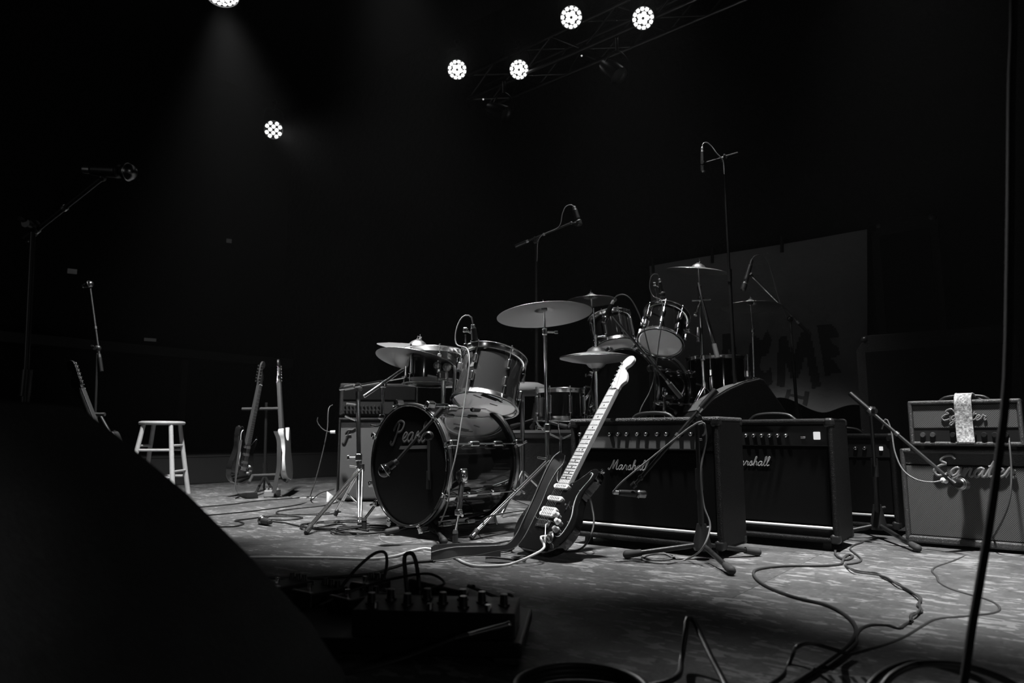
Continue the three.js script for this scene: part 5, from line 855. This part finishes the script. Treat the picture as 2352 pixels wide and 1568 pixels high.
  cable('thin patch lead across the rear of the pedalboard', [L(-0.5, 0.06, -0.2), L(-0.42, 0.09, -0.25), L(-0.34, 0.11, -0.27), L(-0.25, 0.125, -0.26), L(-0.2, 0.115, -0.2), L(-0.24, 0.11, -0.15)], 0.0032, M.cable);
}

// ---------------------------------------------------------------- cables on the floor
const z2 = (list, ox, oy, s) => list.map(([x, y, h]) => [ox + x / s, oy + y / s, h]);
// front right
cable('thick grey cable winding from the middle combo to the camera', fp([[1919, 1262], [1919, 1271], [1928, 1280], [1942, 1285], [1954, 1281], [1958, 1276], [1951, 1273], [1941, 1278], [1936, 1287], [1930, 1295], [1900, 1298], [1801, 1299], [1739, 1307], [1732, 1321], [1761, 1346], [1826, 1371], [1899, 1389], [1949, 1418], [1966, 1444], [1953, 1476], [1899, 1520], [1830, 1566], [1760, 1610]], 0.0045), 0.0045, M.cableGrey);
cable('thin twisted cable zigzagging over the floor below the long-boomed stand', fp(z2([[1330, 40], [1270, 60], [1250, 84], [1275, 108], [1306, 132], [1320, 150], [1305, 166], [1262, 176], [1225, 180], [1222, 192], [1300, 222], [1410, 235], [1470, 272], [1560, 305], [1600, 340], [1690, 385], [1696, 415], [1676, 440], [1702, 465], [1696, 485], [1650, 492], [1632, 520], [1645, 532], [1600, 560], [1555, 585], [1490, 566], [1400, 562], [1330, 580], [1290, 630], [1290, 675], [1220, 745], [1150, 800], [1100, 835]], 1500, 1230, 2.76), 0.0035), 0.0034, M.cableGrey);
cable('second strand twisted round the zigzagging cable', fp(z2([[1225, 190], [1290, 230], [1405, 245], [1475, 262], [1555, 312], [1610, 336], [1684, 392], [1688, 420], [1690, 440], [1690, 470], [1660, 500], [1640, 510], [1630, 540]], 1500, 1230, 2.76), 0.009), 0.0028, M.cableGrey);
cable('grey lead from the small head hanging down and snaking over the floor', [P(2318, 989, 2.86), P(2318, 1010, 2.8), P(2323, 1080, 2.76), P(2318, 1150, 2.74), P(2295, 1210, 2.78), F(2262, 1252, 0.01), F(2190, 1288), F(2150, 1302), F(2141, 1311), F(2152, 1325), F(2159, 1339), F(2190, 1355), F(2228, 1366), F(2272, 1379), F(2295, 1394), F(2286, 1407), F(2225, 1415), F(2152, 1422), F(2116, 1440), F(2080, 1462), F(2036, 1480), F(1971, 1498), F(1925, 1510), F(1862, 1545), F(1810, 1572)], 0.0038, M.cableGrey);
cable('small bent lead rising from the tangle near the camera', [F(1770, 1572), F(1795, 1553), F(1812, 1525), F(1822, 1500, 0.02), F(1832, 1484, 0.05), F(1850, 1477, 0.05), F(1885, 1482, 0.03), F(1946, 1500, 0.01)], 0.0042, M.cable);
cable('black cable standing up in a sharp hump near the camera', [F(1470, 1580), F(1546, 1560, 0.02), P(1566, 1510, 1.46), P(1575, 1450, 1.48), P(1580, 1420, 1.5), P(1590, 1422, 1.5), P(1610, 1460, 1.46), P(1634, 1510, 1.4), P(1664, 1568, 1.33), F(1700, 1680, 0.01)], 0.0058, M.cable);
cable('thick black cable arching across the lower corner', [F(1960, 1640), P(2010, 1560, 1.25), P(2060, 1530, 1.27), P(2120, 1521, 1.3), P(2180, 1534, 1.3), P(2250, 1560, 1.28), P(2300, 1590, 1.25)], 0.0062, M.cable);
cable('second thick black cable arching in the lower corner', [F(2000, 1650), P(2040, 1560, 1.22), P(2090, 1530, 1.22), P(2150, 1523, 1.24), P(2220, 1530, 1.24), P(2290, 1553, 1.22), P(2360, 1590, 1.2)], 0.0062, M.cable);
cable('black cable hanging in front of the patterned cabinet, full height', [V(0.86, TOP - 0.02, -1.15), V(0.858, 3.2, -1.15), P(2326, -60, 1.15), P(2323, 200, 1.15), P(2319, 600, 1.15), P(2311, 900, 1.15), P(2290, 1080, 1.15), P(2262, 1270, 1.15), P(2232, 1440, 1.15), P(2212, 1580, 1.15), P(2190, 1720, 1.17), F(2170, 1900, 0.006)], 0.0064, M.cableMatt, 'hanging_cable');
{
  const c = F(1335, 1618), o = thing('cable_coil', 'black cable coil at the bottom edge', 'cable', c);
  for (let i = 0; i < 3; i++) addW(o, 'turn', new THREE.TorusGeometry(0.125 - i * 0.006, 0.0062, 8, 48).rotateX(Math.PI / 2).translate(c.x + (i % 2) * 0.004, 0.008 + i * 0.011, c.z), M.cable);
  const t = F(1948, 1561), s = thing('floor_label', 'small pale striped label stuck on the floor near the camera', 'label', t, null, -0.2);
  add(s, 'sticker', box(0.09, 0.0012, 0.05, 0, 0.0006, 0), M.spot); for (let i = 0; i < 4; i++) add(s, 'stripe', box(0.008, 0.0006, 0.034, -0.03 + i * 0.02, 0.0015, 0), M.dark);
}
// middle
cable('pale instrument cable plugged into the leaning guitar', [onGuitar(0.068, 0.054, 0.014), onGuitar(0.06, 0.04, 0.03), P(1250, 1256, 2.62), P(1212, 1280, 2.56), F(1172, 1295, 0.006), F(1134, 1299, 0.006), F(1095, 1299, 0.006), F(1070, 1293, 0.006), F(1048, 1282, 0.006), F(1020, 1270, 0.006), F(998, 1262, 0.006), F(975, 1259, 0.006), F(945, 1265, 0.006), F(904, 1277, 0.006), F(853, 1283, 0.006), F(776, 1281, 0.006), F(700, 1280, 0.006), F(580, 1279, 0.006), F(520, 1280, 0.006)], 0.0046, M.cablePale);
cable('black cable running from the strap towards the pedalboard', fp([[1000, 1287], [942, 1292], [904, 1302], [853, 1317], [802, 1322], [700, 1328], [620, 1327], [560, 1328]], 0.005), 0.005, M.cable);
cable('cable stretched from the bass drum foot to the ride stand', [F(885, 1222), F(930, 1207), F(1016, 1206, 0.01), F(1077, 1203, 0.02), P(1134, 1183, 3.1), P(1200, 1172, 3.05), P(1240, 1170, 3.05)], 0.0035, M.cable);
cable('cable lying before the bass drum towards the strap', fp([[900, 1215], [968, 1213], [1006, 1228], [1057, 1246], [1108, 1250], [1167, 1242], [1220, 1232]], 0.004), 0.0036, M.cable);
cable('short curved cable beside the leaning guitar body', [P(1352, 1130, 2.9), P(1360, 1165, 2.88), P(1364, 1200, 2.84), P(1354, 1236, 2.8), F(1330, 1262, 0.006), F(1302, 1266, 0.006), F(1290, 1262)], 0.0042, M.cableGrey);
{
  const loops = (label, cx, cy, r, n, m, tilt = 0) => { const c = F(cx, cy), pts = []; for (let i = 0; i <= n * 10; i++) { const a = i / 10 * 6.283, k = r * (0.82 + 0.25 * rnd()); pts.push(V(c.x + Math.cos(a) * k, 0.004 + i / (n * 10) * 0.012 + rnd() * 0.004, c.z + Math.sin(a) * k * 0.9)); } cable(label, pts, 0.0033, m, 'cable', 4); };
  loops('loose cable coil at the foot of the boom cymbal stand', 772, 1211, 0.17, 3, M.cable); loops('cable tangle between the cymbal stand and the bass drum', 835, 1222, 0.15, 3, M.cable);
  loops('small cable coil under the guitar strap', 1150, 1268, 0.05, 3, M.cable); loops('small cable loop at the bottom of the leaning guitar', 1192, 1290, 0.025, 2, M.cableGrey);
}
// floor at the far side
cable('dark cable nearest the side platform', fp([[430, 1170], [454, 1165], [528, 1158], [591, 1150], [642, 1146], [690, 1142], [712, 1140]], 0.004), 0.004, M.cable);
cable('dark cable curving up to the silver-cloth cabinet', [...fp([[440, 1187], [476, 1183], [553, 1176], [623, 1168], [687, 1158], [716, 1148]], 0.004), P(736, 1132, 5.0), P(768, 1123, 4.98)], 0.004, M.cable);
cable('dark cable with a hook bend on the lit floor', fp(z2([[250, 1448], [330, 1440], [440, 1436], [500, 1417], [474, 1404], [438, 1396], [560, 1380], [700, 1363], [850, 1363], [925, 1375], [850, 1388], [700, 1388], [665, 1374], [760, 1352], [1100, 1350], [1200, 1330]], 400, 750, 3.135), 0.004), 0.0038, M.cable);
cable('dark cable folding back in a flat loop on the lit floor', fp(z2([[1180, 1262], [1060, 1290], [900, 1307], [760, 1325], [736, 1340], [800, 1352], [1000, 1345], [1120, 1338]], 400, 750, 3.135), 0.005), 0.0036, M.cable);
cable('dark cable trailing into the tangle by the cymbal stand', fp(z2([[690, 1400], [800, 1412], [900, 1434], [960, 1442], [1050, 1440], [1180, 1420], [1300, 1450], [1400, 1470]], 400, 750, 3.135), 0.004), 0.0038, M.cable);
cable('grey cable hanging from the dark amplifier head to the floor', [P(764, 930, 4.98), P(756, 935, 4.95), P(752, 985, 4.9), P(741, 1040, 4.88), P(724, 1105, 4.86), P(716, 1128, 4.86), F(722, 1140), F(745, 1142), F(768, 1150)], 0.004, M.cableGrey);
{
  const o = cable('small plug on a bent lead beside the silver-cloth cabinet', [P(762, 992, 4.85), P(750, 990, 4.84), P(738, 982, 4.84), P(729, 968, 4.84), P(730, 958, 4.84)], 0.003, M.cableGrey);
  addW(o, 'plug', bar(P(759, 992, 4.85), P(770, 992, 4.85), 0.011), M.white);
  const m0 = F(598, 1194, 0.02), m1 = F(622, 1199, 0.02); microphone('microphone lying on the lit floor among the cables', m1, m0, { r: 0.018, hr: 0.024, ball: true, m: M.cableGrey, conn: M.cableGrey });
  for (const [x, y, w, label] of [[688, 1143, 0.1, 'pale tape strip on the floor near the pale guitar'], [1, 1, 0, '']]) if (w) { const t = thing('tape_strip', label, 'tape', F(x, y), null, 0.1); add(t, 'strip', [box(w, 0.004, 0.04, 0, 0.002, 0), box(w * 0.5, 0.004, 0.04, 0.1, 0.002, 0)], M.tape); }
  const g = F(757, 1152), b = thing('paper_cup', 'crumpled pale paper beside the silver-cloth cabinet', 'paper', g, null, 0.4);
  add(b, 'sheet', new THREE.ConeGeometry(0.05, 0.09, 7, 3).scale(1, 1, 0.6).rotateZ(0.5).translate(0, 0.035, 0), M.white);
}

renderer.render(scene, camera);
